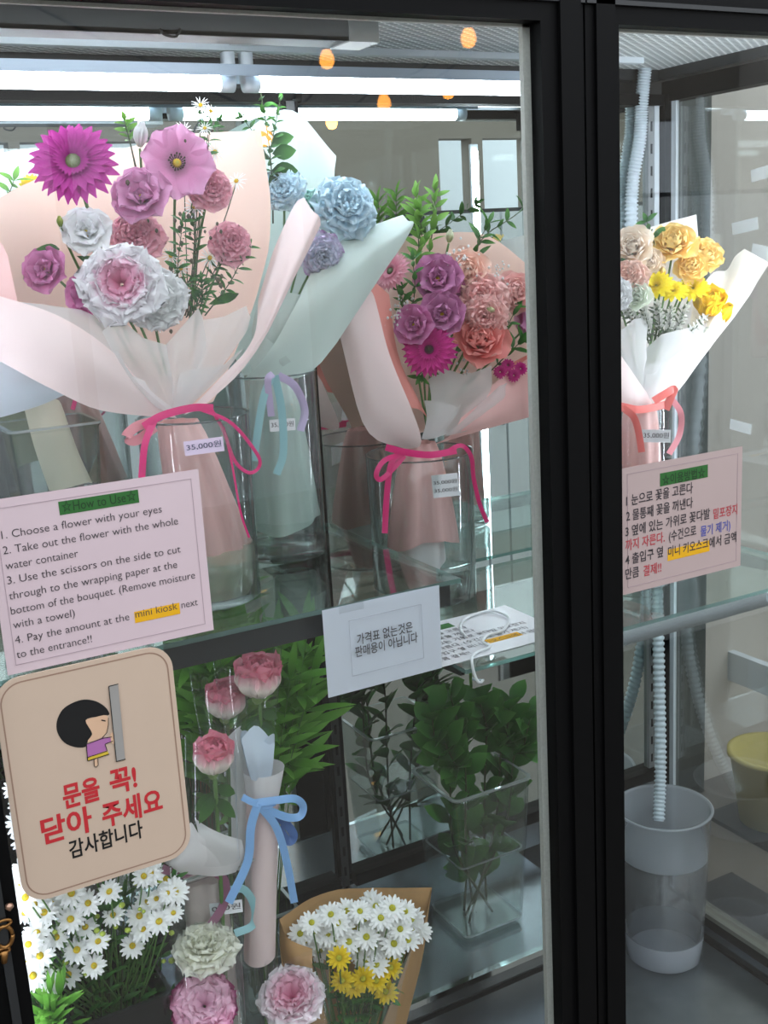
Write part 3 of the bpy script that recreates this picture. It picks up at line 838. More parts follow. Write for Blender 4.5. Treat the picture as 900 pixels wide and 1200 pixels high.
n = len(e1); m.add([(x, yf-.0003, z) for x, z in e1]+[(x, yf-.0003, z) for x, z in e2], [(i, (i+1) % n, n+(i+1) % n, n+i) for i in range(n)])
m.build('border_groove', BEIGE_D, t, smooth=False)
lay = [0]
def S(px, py): q = at(px, py, yf); return Vector((q.x, yf-.0004-lay[0]*.0002, q.z))
def shape(name, mat, pts, parent=t, rounds=0):
    lay[0] += 1
    pts = [Vector((x, y, 0)) for x, y in pts]
    if rounds:
        cl = pts+[pts[0]]
        out = []
        n = len(pts)
        for i in range(n):
            A, B_, C_, D_ = pts[(i-1) % n], pts[i], pts[(i+1) % n], pts[(i+2) % n]
            for k in range(rounds):
                f = k/rounds
                out.append(.5*((2*B_)+(C_-A)*f+(2*A-5*B_+4*C_-D_)*f*f+(3*B_-A-3*C_+D_)*f**3))
        pts = out
    m = MB(); v = [S(p.x, p.y) for p in pts]; m.add(v, [tuple(range(len(v)))])
    return m.build(name, mat, parent, smooth=False)
def line(m, pts, wpx):
    lay[0] += 0
    for (x0, y0), (x1, y1) in zip(pts, pts[1:]):
        d = Vector((x1-x0, y1-y0)).normalized(); q = Vector((-d.y, d.x))*wpx/2
        m.add([S(x0+q.x, y0+q.y), S(x1+q.x, y1+q.y), S(x1-q.x, y1-q.y), S(x0-q.x, y0-q.y)], [(0, 1, 2, 3)])
    return m
C375 = lambda l: [(x/3.75, 750+y/3.75) for x, y in l]
fig = shape('printed_girl', BLKINK, C375([(382, 452), (372, 470), (330, 470), (282, 450), (252, 405), (250, 355), (275, 305), (320, 275), (370, 261), (420, 268), (460, 292), (480, 322), (468, 332), (430, 336), (376, 352), (404, 412)]), rounds=4)
shape('face', SKIN, C375([(376, 352), (420, 338), (468, 330), (475, 365), (470, 400), (450, 425), (420, 440), (384, 446), (404, 415), (398, 395)]), fig, rounds=3)
shape('dress', MAUVE, C375([(378, 456), (420, 440), (452, 428), (490, 424), (495, 442), (460, 456), (468, 486), (384, 514)]), fig)
shape('skirt_hem', PYEL, C375([(384, 514), (470, 484), (478, 500), (384, 530)]), fig)
shape('leg', SKIN, C375([(412, 524), (428, 519), (430, 548), (420, 556), (413, 548)]), fig)
shape('hand', SKIN, C375([(484, 412), (497, 408), (500, 452), (488, 448)]), fig, rounds=3)
lay[0] += 1; m = MB(); line(m, C375([(378, 456), (384, 530), (478, 500)]), 1.0); line(m, C375([(384, 514), (470, 486), (460, 456), (495, 442)]), .8); line(m, C375([(378, 456), (450, 430), (490, 424)]), .8); line(m, C375([(444, 350), (462, 354)]), 1.4); line(m, C375([(412, 524), (413, 550), (420, 558), (430, 548), (428, 519)]), .8); line(m, C375([(475, 340), (475, 370), (468, 405), (448, 428)]), .7)
m.build('outline', BLKINK, fig, smooth=False)
shape('printed_door', PGREY, C375([(478, 198), (517, 190), (548, 520), (510, 532)]))
lay[0] += 1; m = MB(); line(m, C375([(518, 191), (476, 202), (510, 532), (550, 521)]), 1.0); m.build('printed_door_outline', BLKINK, t, smooth=False)
lay[0] = 1
def sgn(m, s, p0, p1, size, off, zs=1.0):
    q0, q1 = S(*p0), S(*p1)
    letter(m, s, q0.x, q1.x, (q0.z+q1.z)/2, size, yf-.0006, off=off, zscale=zs)
m = MB(); sgn(m, '문을', (75, 946), (118, 934), .040, .0012); sgn(m, '꼭!', (130, 930), (161, 920), .042, .0012)
sgn(m, '닫아', (50, 987), (109, 971), .043, .0012); sgn(m, '주세요', (121, 967), (191, 948), .041, .0012)
m.build('red_lettering', RED, t, smooth=False)
m = MB(); sgn(m, '감사합니다', (82, 1004), (168, 980), .031, .0006); m.build('black_lettering', BLKINK, t, smooth=False)
# white notice hung from the shelf edge
YN = YSA-.004
q0, q1 = at(377, 712, YN), at(517, 783, YN)
nx0, nx1, nz1, nz0 = q0.x, q1.x+.001, ZA-.001, at(384, 818, YN).z
t = thing('paper_notice', ((nx0+nx1)/2, YN, nz0), 'white paper notice with two Korean lines, taped to the upper shelf edge', 'notice')
plate(nx0, nx1, nz0, nz1, YN, .0005, NOTE, t, 'paper', bow=.004)
m = MB()
fx0, fx1, fz1, fz0 = xat(407, 728, YN), xat(492, 711, YN), zat(407, 728, YN)+.002, zat(410, 792, YN)
for q in ((fx0, fz0, fx1, fz0+bw), (fx0, fz1-bw, fx1, fz1), (fx0, fz0, fx0+bw, fz1), (fx1-bw, fz0, fx1, fz1)):
    m.box((q[0], YN-.0052, q[1]), (q[2], YN-.0048, q[3]))
m.build('printed_frame', solid('faint_grey_ink', (176, 178, 190)), t, smooth=False)
m = MB()
for s, p0, p1 in (('가격표 없는것은', (417, 754), (482, 738)), ('판매용이 아닙니다', (415, 768), (488, 751))):
    a, b = at(*p0, YN), at(*p1, YN); letter(m, s, a.x, b.x, (a.z+b.z)/2, .0205, YN-.005, off=.0002)
m.build('notice_text', INK, t, smooth=False)
for xa_, xb_ in ((nx0+.03, nx0+.075), (nx1-.06, nx1-.02)):
    MB().box((xa_, YN-.0016, nz1-.012), (xb_, YN-.0010, nz1+.003)).build('clear_tape', FILM, t, smooth=False)

# ================================================================== VASES
def round_vase(name, c, r0, r1, h, label, water=None, wmat=WATER, group=None, base=.012, mat=VASE, cat='vase'):
    """clear cylinder on its base point c; r0 at the foot, r1 at the rim"""
    c = Vector(c); t = thing(name, c, label, cat, group)
    th = .0025; n = 40
    prof = [(.001, 0), (r0*.96, 0), (r0, .004), (r0+(r1-r0)*.5, h*.5), (r1, h-.001), (r1-th/2, h+.0006), (r1-th, h-.001), (r0-th, base+.002), (r0*.9, base), (.001, base)]
    MB().lathe(prof, c, n).build('glass_body', mat, t)
    MB().lathe([(r1-th-.0008, h-.0015), (r1+.0008, h-.0015), (r1+.0008, h+.0012), (r1-th-.0008, h+.0012), (r1-th-.0008, h-.0015)], c, n).build('rim', RIM, t)
    MB().lathe([(r0*.90, base+.0008), (r0-th*1.3, base+.0008), (r0-th*1.3, base+.003), (r0*.90, base+.0008)], c, n).build('base_ring', RIM, t)
    if water:
        wz = c.z+base+.001; k = (water-base)/h
        rw = r0+(r1-r0)*k-th*1.6
        MB().lathe([(.001, 0), (r0-th*1.6, 0), (rw, water-base), (.001, water-base+.0001)], (c.x, c.y, wz), n).build('water', wmat, t)
    return t
def square_vase(name, c, a0, a1, b0, b1, h, label, water=None, group=None, rot=0, mat=SQVASE, cat='vase', wmat=WATER):
    c = Vector(c); t = thing(name, c, label, cat, group)
    def ring(ax, bx, z, r=.18):
        pts = []
        rr = r*min(ax, bx)
        for cx, cy, s0 in ((ax-rr, bx-rr, 0), (-ax+rr, bx-rr, 90), (-ax+rr, -bx+rr, 180), (ax-rr, -bx+rr, 270)):
            for k in range(6):
                q = R_(s0+18*k); x, y = cx+rr*math.cos(q), cy+rr*math.sin(q)
                pts.append(c+Vector((x*math.cos(rot)-y*math.sin(rot), x*math.sin(rot)+y*math.cos(rot), z)))
        return pts
    th = .003; m = MB()
    P = [ring(a0*.02, b0*.02, 0), ring(a0*.97, b0*.97, 0), ring(a0, b0, .005), ring(a1, b1, h-.008), ring(a1+.003, b1+.003, h-.004), ring(a1+.003, b1+.003, h), ring(a1-th, b1-th, h), ring(a0-th, b0-th, .010), ring(a0*.02, b0*.02, .010)]
    m.grid(P, closed=True); m.build('glass_body', mat, t, smooth=False)
    m = MB(); m.grid([ring(a1+.0035, b1+.0035, h-.003), ring(a1+.0035, b1+.0035, h+.0008), ring(a1-th-.0005, b1-th-.0005, h+.0008)], closed=True); m.build('rim', SQRIM if mat is SQVASE else mat, t, smooth=False)
    if mat is SQVASE:
        m = MB(); m.grid([ring(a0*.02, b0*.02, .0105), ring(a0*.96, b0*.96, .0105), ring(a0*.99, b0*.99, .018)], closed=True); m.build('base', clear('frosted_base', tint=(.8, .84, .84), f0=.05, haze=.5, hazecol=(.86, .90, .90)), t, smooth=False)
    if water:
        k = water/h; m = MB()
        m.grid([ring(a0*.02, b0*.02, .011), ring(a0-2*th, b0-2*th, .011), ring(a0+(a1-a0)*k-2*th, b0+(b1-b0)*k-2*th, water), ring(a0*.02, b0*.02, water+.0001)], closed=True)
        m.build('water', wmat, t, smooth=False)
        if mat is SQVASE:
            k = water/h; m = MB(); aw, bw_ = a0+(a1-a0)*k-1.6*th, b0+(b1-b0)*k-1.6*th
            m.grid([ring(aw, bw_, water-.0015), ring(aw, bw_, water+.0015), ring(aw-.004, bw_-.004, water+.0008)], closed=True); m.build('water_line', SQRIM, t, smooth=False)
    return t
def price(parent, px, py, Y, wpx, hpx, text, mat=TAGW, two=None, rot=0.0, name='price_label', tight=.12):
    """small sticker standing just off the vase wall, with its lettering as a sub-part"""
    p = at(px, py, Y); w_, h_ = pxm(wpx, p)/2, pxm(hpx, p)/2
    n = facing(p); n.z *= .3; n.normalize()
    ax = Vector((-n.y, n.x, 0)).normalized(); ax = ax if ax.dot(CR) > 0 else -ax
    uz = ax.cross(n); uz = uz if uz.z > 0 else -uz
    ca, sa = math.cos(rot), math.sin(rot); ax, uz = ax*ca+uz*sa, uz*ca-ax*sa
    m = MB(); q = [p-ax*w_-uz*h_, p+ax*w_-uz*h_, p+ax*w_+uz*h_, p-ax*w_+uz*h_]
    m.add(q+[v-n*.0006 for v in q], [(0, 1, 2, 3), (7, 6, 5, 4), (0, 4, 5, 1), (1, 5, 6, 2), (2, 6, 7, 3), (3, 7, 4, 0)])
    o = m.build(name, mat, parent, smooth=False)
    m = MB()
    for s, zz, k in ([(text, -.36, 1.0)] if not two else [(text, .12, .42), (two, -.58, .42)]):
        v, f = text_verts(s, -1+tight, 1-tight, 0, 1.0, 0, off=.004)
        if v:
            hh = max(a.z for a in v)-min(a.z for a in v); z0 = min(a.z for a in v)
            m.add([p+n*.0008+ax*a.x*w_+uz*h_*(zz+(a.z-z0)/hh*.95*k) for a in v], f)
    if m.v: m.build('price_text', solid('blue_black_ink', (44, 46, 84)) if mat is TAGL else INK, o, smooth=False)
    return o
def ribbon(mb, pts, wpx, n=26, wdir=None, thick=.0006):
    path = pxpath(pts, n); strip(mb, path, pxm(wpx, path[n//2]), wdir, thick=thick); return mb
def stem_wrap(parent, name, mat, c_top, r_top, c_bot, r_bot, seed, folds=7, amp=.12, open_bottom=True):
    """gathered paper round the stems, from the tie down into the vase"""
    m = MB(); P = []; n = 40; k = 10
    for i in range(k):
        u = i/(k-1); c = c_top.lerp(c_bot, u); r = r_top+(r_bot-r_top)*u**.7
        P.append([c+Vector((math.cos(2*pi*j/n), math.sin(2*pi*j/n), 0))*r*(1+amp*math.sin(folds*2*pi*j/n+seed+u*1.5)+amp*.5*math.sin(3*2*pi*j/n+seed*2))+Vector((0, 0, (.012*math.sin(2*2*pi*j/n+seed) if i == k-1 else 0))) for j in range(n)])
    m.grid(P, closed=True); return m.build(name, mat, parent)
def stems(parent, pts, name='stem_bundle', r=.003, mat=STEM):
    m = MB()
    for a, b in pts: m.tube([a, a.lerp(b, .5)+Vector((rnd.uniform(-.004, .004), rnd.uniform(-.004, .004), 0)), b], r, n=6)
    return m.build(name, mat, parent)

# ================================================================== BOUQUET 1: large pink bouquet
Y1 = .24
tie = at(207, 486, Y1)
rim = at(226, 487, Y1); r1 = pxm(66, rim)
V1 = round_vase('glass_vase', (rim.x, rim.y, ZA+.0005), r1*.93, r1, rim.z-ZA, 'clear vase holding the large pink bouquet, partly behind the English sheet', water=.085, wmat=MURKY)
price(V1, 239, 523, Y1-r1-.003, 46, 17, '35,000원', TAGL, rot=.05)
B1 = thing('flower_bouquet', (tie.x, tie.y, ZA+.02), 'large pink bouquet with a magenta gerbera in pale peach paper', 'bouquet')
m = MB(); sheet(m, [[(150, 484, .28), (190, 480, .30), (215, 480, .30), (250, 470, .27)],
                    [(20, 395, .26), (110, 385, .36), (215, 385, .37), (300, 350, .28)],
                    [(-22, 300, .27), (100, 285, .40), (225, 280, .41), (318, 255, .30)],
                    [(-40, 252, .30), (75, 196, .43), (205, 160, .44), (306, 152, .36)]], 18, 18, .003, 1)
m.build('back_wrap', PEACH, B1)
m = MB(); sheet(m, [[(303, 350, .30), (322, 290, .30), (345, 240, .29), (357, 231, .28)],
                    [(298, 395, .25), (318, 345, .25), (345, 280, .24), (366, 246, .24)],
                    [(270, 432, .21), (292, 415, .20), (330, 345, .20), (374, 254, .22)],
                    [(215, 486, .20), (245, 470, .18), (300, 412, .19), (376, 264, .24)]], 16, 16, .002, 2)
m.build('side_wrap', PALEPINK, B1)
m = MB(); sheet(m, [[(-40, 335, .22), (0, 347, .17), (75, 374, .14), (135, 415, .15), (196, 476, .20)],
                    [(-40, 372, .19), (0, 385, .14), (75, 412, .11), (135, 446, .13), (200, 482, .19)],
                    [(-40, 405, .20), (0, 423, .15), (60, 455, .12), (125, 483, .14), (207, 490, .19)]], 14, 20, .002, 3)
m.build('front_wrap', PALEPINK, B1)
m = MB(); sheet(m, [[(-40, 270, .20), (-5, 280, .19), (8, 300, .18)], [(-40, 330, .19), (0, 335, .18), (20, 352, .17)], [(-40, 360, .18), (0, 365, .17), (22, 372, .165)]], 8, 8, .002, 4)
m.build('folded_corner', ROSEPINK, B1)
for k, rows in enumerate([
    [[(120, 388, .17), (140, 374, .17), (168, 396, .16), (196, 404, .17)], [(140, 425, .16), (160, 420, .15), (178, 430, .15), (200, 430, .16)], [(190, 480, .19), (196, 481, .185), (203, 481, .185), (210, 480, .19)]],
    [[(190, 408, .18), (205, 392, .17), (232, 360, .17), (238, 372, .18)], [(196, 440, .17), (205, 436, .16), (225, 420, .16), (240, 415, .17)], [(200, 478, .185), (204, 479, .18), (210, 479, .18), (214, 478, .185)]],
    [[(236, 374, .185), (262, 370, .18), (288, 358, .19), (294, 372, .21)], [(226, 428, .17), (240, 418, .165), (264, 410, .17), (282, 400, .19)], [(206, 479, .18), (212, 479, .178), (218, 478, .18), (222, 476, .19)]],
    [[(10, 353, .20), (50, 356, .18), (95, 364, .175), (125, 377, .18)], [(60, 395, .17), (90, 400, .16), (120, 410, .16), (148, 425, .165)], [(170, 474, .185), (182, 478, .182), (190, 480, .182), (196, 480, .184)]],
    [[(206, 452, .16), (212, 436, .155), (262, 428, .16), (285, 408, .18)], [(205, 466, .165), (212, 458, .16), (240, 450, .165), (262, 438, .18)], [(203, 480, .178), (208, 481, .176), (214, 480, .176), (220, 477, .18)]],
    [[(124, 420, .155), (138, 410, .15), (152, 438, .15), (170, 446, .155)], [(146, 448, .155), (158, 446, .15), (170, 456, .152), (180, 460, .158)], [(188, 480, .175), (193, 482, .173), (198, 482, .173), (204, 481, .178)]]]):
    m = MB(); sheet(m, rows, 12, 10, .003, 10+k, crisp=True); m.build('tissue_flap', TISSUE, B1)
GERB = petal_mat('magenta_gerbera_petal', [(0, (120, 20, 96)), (.5, (176, 42, 142)), (1, (196, 66, 164))])
PINKL = petal_mat('orchid_pink_petal', [(0, (168, 110, 140)), (.4, (214, 140, 184)), (1, (226, 168, 206))])
PINKC = petal_mat('rose_pink_petal', [(0, (214, 110, 140)), (.5, (238, 160, 180)), (1, (248, 196, 208))])
WHITEP = petal_mat('white_petal', [(0, (206, 216, 190)), (.3, (236, 236, 234)), (1, (246, 246, 248))])
WPINK = petal_mat('white_pink_petal', [(0, (226, 120, 160)), (.45, (238, 182, 206)), (.62, (246, 240, 244)), (1, (250, 250, 252))], var=.14)
DEEPP = petal_mat('mauve_pink_petal', [(0, (160, 60, 120)), (.5, (206, 110, 168)), (1, (222, 150, 196))])
tl = (207, 480, .26)
flower(B1, 'gerbera', 'gerbera', GERB, 86, 190, .24, 53, (-.15, .45), GER_C, (150, 400, .27), .003, label='large magenta gerbera')
flower(B1, 'cosmos_flower', 'cosmos', PINKL, 207, 192, .24, 41, (.12, .30), [YEL_C, DARK_C], (207, 380, .28), label='open pink bloom with a dark and yellow centre')
flower(B1, 'lisianthus', 'lisianthus', PINKL, 168, 236, .25, 32, (-.25, .55), YEL_C, (190, 380, .28))
flower(B1, 'carnation', 'carnation', PINKC, 245, 224, .25, 24, (.3, .45), None, (222, 380, .28), calyx=True)
flower(B1, 'carnation', 'carnation', PINKC, 269, 287, .25, 23, (.3, .35), None, (224, 400, .28), calyx=True)
flower(B1, 'carnation', 'carnation', PINKC, 160, 280, .28, 28, (0, .4), None)
flower(B1, 'white_bloom', 'lisianthus', WHITEP, 102, 276, .25, 27, (-.1, .5), YEL_C, (160, 390, .28))
flower(B1, 'white_bud', 'bud', WHITEP, 164, 172, .27, 20, (.1, 1.6), None, (180, 330, .29))
flower(B1, 'lisianthus', 'lisianthus', DEEPP, 58, 318, .24, 25, (-.5, .25), YEL_C, (140, 410, .26))
flower(B1, 'lisianthus', 'lisianthus', DEEPP, 106, 345, .22, 24, (-.3, .1), YEL_C, (160, 430, .24))
flower(B1, 'carnation', 'flat_carnation', WPINK, 143, 334, .185, 42, (-.1, .2), None, (190, 440, .22), label='large white carnation with a pink heart')
flower(B1, 'carnation', 'flat_carnation', WHITEP, 182, 352, .20, 32, (.2, .1), None, (195, 440, .23), label='white carnation')
flower(B1, 'bud', 'bud', petal_mat('green_bud_petal', [(0, (110, 150, 70)), (1, (190, 196, 110))]), 71, 266, .25, 9, (-.2, 1.5), None, (110, 350, .27))
for k, (x, y, s) in enumerate([(235, 123, 11), (247, 130, 10), (216, 152, 11), (252, 178, 12), (277, 212, 12), (228, 242, 14), (246, 302, 12), (200, 300, 10), (240, 150, 9), (212, 315, 10)]):
    flower(B1, 'aster', 'aster', WHITEP, x, y, .25, s, (rnd.uniform(-.4, .5), rnd.uniform(0, .6)), YEL_C, (222+rnd.uniform(-8, 8), 370, .28), .0009, DSTEM)
for k, (pts, nl) in enumerate([([(222, 376, .26), (228, 300, .25), (226, 250, .25)], 16), ([(214, 370, .26), (208, 320, .24), (214, 260, .24)], 16), ([(230, 372, .26), (250, 320, .25), (264, 300, .24)], 14), ([(240, 370, .26), (270, 330, .24), (290, 290, .24)], 12), ([(205, 372, .24), (196, 345, .22), (220, 330, .22)], 12), ([(222, 260, .25), (240, 200, .25), (246, 150, .25)], 12), ([(218, 372, .24), (236, 350, .22), (236, 330, .22)], 14)]):
    p = pxpath(pts, 14); sprig(B1, 'filler_sprig', p, .022, .007, nl, LEAF_D if k % 2 else LEAF, start=.15, stem_r=.0012)
m = MB()
for k in range(40):
    p = at(rnd.gauss(222, 28), rnd.gauss(300, 60), rnd.uniform(.22, .27)); r = pxm(rnd.uniform(1.6, 3), p)
    m.lathe([(r*.1, -r*1.4), (r, -r*.3), (r*.8, r*.8), (r*.1, r*1.3)], p, 7)
tag(m.build('seed_buds', solid('brown_bud', (92, 84, 62), var=.3), B1), kind='stuff')
for pts in ([(280, 344, .25), (262, 345, .25), (252, 354, .24)], [(70, 292, .24), (56, 296, .235), (48, 292, .23)], [(90, 300, .24), (120, 320, .24), (134, 316, .24)]):
    p = pxpath(pts, 8); m = MB(); leaf(m, p[0], p[-1]-p[0], facing(p[0]), (p[-1]-p[0]).length*1.1, .016); m.build('leaf', LEAF, B1)
p = pxpath([(130, 150, .27), (150, 148, .27), (160, 146, .27)], 6)
sprig(B1, 'filler_sprig', pxpath([(160, 200, .29), (152, 165, .28), (146, 142, .27)], 10), .02, .008, 7, LEAF_L, start=.5)
stem_wrap(B1, 'stem_wrap', ROSEPINK, tie+Vector((0, 0, -.01)), .030, Vector((rim.x+.015, rim.y, ZA+.075)), .058, 1)
stems(B1, [(Vector((rim.x+dx, rim.y+dy, ZA+.10)), Vector((rim.x+dx*1.4+.01, rim.y+dy, ZA+.018))) for dx, dy in ((.01, -.03), (.035, 0), (-.02, .02), (.05, -.02), (0, .03))], r=.004)
m = MB(); ribbon(m, [(168, 500, .15), (190, 487, .145), (225, 478, .145), (250, 478, .15)], 9); ribbon(m, [(182, 490, .15), (170, 520, .14), (166, 560, .14)], 8)
ribbon(m, [(230, 478, .15), (270, 495, .14), (300, 530, .14), (304, 546, .145), (292, 554, .15), (275, 540, .155), (262, 505, .16), (248, 480, .155)], 4, 40)
ribbon(m, [(262, 500, .16), (272, 545, .15), (282, 600, .15), (292, 630, .15)], 2.4)
m.build('ribbon', HOTPINK, B1)
m = MB(); ribbon(m, [(180, 494, .16), (160, 500, .155), (148, 512, .155), (160, 516, .16), (182, 500, .165)], 12, wdir=(0, 0, 1)); m.build('ribbon', PINKRIB, B1)['label'] = 'pale pink ribbon loop'

# ================================================================== BOUQUET 0: at the left edge, behind
vb = at(62, 588, .42)
V0 = square_vase('glass_vase', (at(62, 560, .45).x, .45, ZA+.0005), .055, .074, .055, .074, .30, 'clear square vase with leaning cream paper stems, at the left of the upper shelf', water=.06)
B0 = thing('flower_bouquet', (at(30, 480, .45).x, .45, ZA+.02), 'bouquet in bluish white paper at the left edge, its stems in cream paper', 'bouquet')
m = MB(); sheet(m, [[(-70, 380, .36), (0, 395, .33), (60, 420, .34), (118, 452, .40)], [(-70, 430, .33), (0, 440, .31), (55, 452, .33), (100, 460, .40)], [(-70, 490, .36), (-20, 492, .35), (40, 478, .36), (86, 458, .41)]], 12, 14, .002, 30)
m.build('front_wrap', BLUEWHITE, B0)
m = MB(); sheet(m, [[(-60, 400, .46), (0, 400, .48), (60, 400, .46)], [(-60, 280, .48), (0, 260, .50), (50, 255, .48)], [(-60, 195, .50), (5, 178, .52), (42, 172, .50)]], 10, 10, .002, 31)
m.build('back_wrap', MINT, B0)
cs = [[(28, 478, .43), (46, 470, .41), (66, 468, .41), (72, 474, .43)], [(42, 530, .42), (60, 525, .40), (82, 520, .40), (90, 525, .42)], [(58, 575, .43), (72, 574, .41), (100, 566, .41), (108, 566, .43)]]
m = MB(); sheet(m, cs, 10, 10, .001, 32); sheet(m, [[(x, y, Y+.035) for x, y, Y in r] for r in cs], 10, 10, .001, 33); m.build('stem_wrap', CREAM, B0)
YELP = petal_mat('yellow_petal', [(0, (210, 160, 20)), (.5, (244, 208, 44)), (1, (250, 222, 70))])
flower(B0, 'yellow_bloom', 'mum', YELP, 38, 220, .46, 14, (0, .4), YEL_C)
sprig(B0, 'leaf_sprig', pxpath([(20, 260, .47), (10, 235, .46), (16, 212, .46)], 10), .035, .012, 6, LEAF_L, start=.3)
m = MB(); ribbon(m, [(82, 455, .42), (88, 466, .41), (85, 480, .41)], 5); m.build('ribbon', HOTPINK, B0)

# ================================================================== BOUQUET 2: blue and mint
Y2 = .41
rim2 = at(318, 437, Y2); r2 = pxm(52, rim2)
V2 = round_vase('glass_vase', (rim2.x, rim2.y, ZA+.0005), r2*.96, r2, rim2.z-ZA, 'clear cylinder vase holding the pale blue bouquet', water=.07, base=.016)
price(V2, 331, 498, Y2-r2-.003, 30, 14, '35,000원', TAGW, rot=.0)
B2 = thing('flower_bouquet', (rim2.x, rim2.y, ZA+.03), 'pale blue carnation bouquet in mint green paper, right of the large pink bouquet', 'bouquet')
m = MB(); sheet(m, [[(285, 440, .44), (325, 436, .46), (350, 430, .44)], [(240, 330, .46), (330, 320, .53), (400, 310, .47)], [(250, 210, .48), (340, 200, .55), (392, 216, .49)], [(262, 172, .49), (338, 128, .555), (394, 183, .50)]], 16, 14, .002, 40)
m.build('back_wrap', MINT, B2)
m = MB(); sheet(m, [[(372, 300, .42), (395, 275, .42), (440, 262, .42), (472, 252, .43)], [(350, 350, .37), (385, 320, .37), (430, 290, .38), (478, 259, .41)], [(318, 408, .35), (350, 390, .35), (410, 335, .36), (484, 266, .40)], [(285, 446, .38), (318, 444, .37), (372, 430, .38), (450, 318, .41)]], 16, 14, .002, 41)
m.build('side_wrap', MINT, B2)
for k, rows in enumerate([
    [[(300, 358, .40), (330, 340, .38), (352, 345, .38), (356, 358, .39)], [(295, 390, .38), (315, 380, .36), (335, 388, .36), (348, 400, .37)], [(300, 440, .39), (308, 441, .385), (315, 441, .385), (322, 440, .39)]],
    [[(348, 372, .39), (372, 320, .39), (385, 330, .39), (384, 372, .39)], [(330, 400, .37), (350, 385, .365), (365, 390, .365), (370, 400, .37)], [(310, 440, .385), (318, 440, .382), (325, 440, .382), (332, 438, .386)]],
    [[(294, 402, .37), (310, 394, .355), (330, 412, .355), (340, 424, .36)], [(292, 420, .37), (305, 416, .36), (320, 424, .36), (330, 430, .365)], [(298, 442, .385), (305, 443, .382), (312, 443, .382), (320, 442, .385)]]]):
    m = MB(); sheet(m, rows, 10, 10, .003, 50+k, crisp=True); m.build('tissue_flap', TISSUE_MINT, B2)
BLUEP = petal_mat('pale_blue_petal', [(0, (176, 208, 222)), (.5, (202, 226, 238)), (1, (222, 238, 246))], trans=.4)
MINTP = petal_mat('mint_petal', [(0, (160, 206, 196)), (.5, (184, 226, 216)), (1, (200, 236, 228))])
LILWH = petal_mat('lilac_edged_petal', [(0, (200, 212, 228)), (.6, (222, 230, 242)), (.88, (222, 212, 234)), (1, (196, 150, 204))], trans=.4)
for x, y, Y, r, mm, tl_ in ((333, 226, .45, 24, BLUEP, (-.2, .5)), (364, 246, .46, 22, MINTP, (0, .5)), (402, 246, .43, 34, BLUEP, (.3, .5)), (376, 300, .40, 24, LILWH, (.3, -.1)), (420, 268, .43, 18, BLUEP, (.5, -.1))):
    flower(B2, 'carnation', 'carnation', mm, x, y, Y, r, tl_, None, (320, 420, .43), calyx=True)
p = pxpath([(320, 262, .46), (319, 212, .455), (314, 160, .45), (304, 100, .45)], 24)
sprig(B2, 'leaf_sprig', p, .025, .012, 15, LEAF, start=.36, stem_r=.0016, up=.5, jitter=.6)
sprig(B2, 'leaf_sprig', pxpath([(316, 180, .452), (322, 150, .45), (328, 118, .45)], 14), .02, .010, 7, LEAF, start=.2, stem_r=.0012, up=.6)
sprig(B2, 'leaf_sprig', pxpath([(314, 185, .452), (300, 160, .45), (284, 138, .45)], 14), .017, .008, 6, LEAF, start=.3, stem_r=.0012, up=.6)
m = MB()
for (x0, y0, x1, y1, w_) in ((318, 200, 350, 200, 20), (319, 180, 348, 176, 18), (318, 165, 345, 160, 16), (316, 205, 330, 228, 14)):
    a, b = at(x0, y0, .45), at(x1, y1, .44); leaf(m, a, b-a, facing(a), (b-a).length, pxm(w_, a)*1.0, bend=.1)
m.build('leaf', LEAF, B2)
stem_wrap(B2, 'stem_wrap', MINT, Vector((rim2.x, rim2.y, rim2.z+.004)), .034, Vector((rim2.x+.006, rim2.y, ZA+.06)), r2*.80, 3, amp=.06)
m = MB(); ribbon(m, [(320, 438, Y2-r2-.002), (314, 445, Y2-r2-.006), (316, 470, Y2-r2-.006), (318, 488, Y2-r2-.006)], 8); ribbon(m, [(326, 440, Y2-r2-.002), (345, 452, Y2-r2-.002), (357, 480, Y2-r2+.004), (352, 505, Y2-r2)], 9)
m.build('ribbon', LILACRIB, B2)
m = MB(); ribbon(m, [(318, 440, Y2-r2-.001), (308, 470, Y2-r2-.004), (300, 520, Y2-r2-.004), (298, 540, Y2-r2-.003)], 9); ribbon(m, [(322, 440, Y2-r2-.001), (330, 480, Y2-r2-.004), (332, 530, Y2-r2-.004), (324, 556, Y2-r2-.003)], 9)
m.build('ribbon', TEALRIB, B2)

# ================================================================== BOUQUET 4: pink, beside the middle post
Y4 = .475
rim4 = at(491, 530, Y4); r4 = pxm(63, rim4)
V4 = round_vase('glass_vase', (rim4.x, rim4.y, ZB+.0005), r4*.97, r4, rim4.z-ZB, 'clear cylinder vase on the lower shelf holding the bouquet with hot pink bow', water=.05, base=.014)
price(V4, 522, 569, Y4-r4-.003, 31, 27, '35,000원', TAGW, two='35,000원', rot=.06)
tie4 = at(492, 518, Y4)
B4 = thing('flower_bouquet', (rim4.x, rim4.y, ZB+.03), 'mixed pink bouquet with hot pink bow, between the blue bouquet and middle post', 'bouquet')
m = MB(); sheet(m, [[(470, 515, .49), (500, 505, .51), (530, 500, .50), (560, 500, .48)], [(420, 420, .50), (500, 400, .555), (570, 400, .56), (640, 420, .50)], [(425, 345, .51), (500, 330, .565), (570, 330, .57), (648, 350, .52)], [(432, 290, .52), (490, 276, .57), (570, 276, .57), (628, 318, .54)]], 16, 16, .002, 60)
m.build('back_wrap', PEACH, B4)
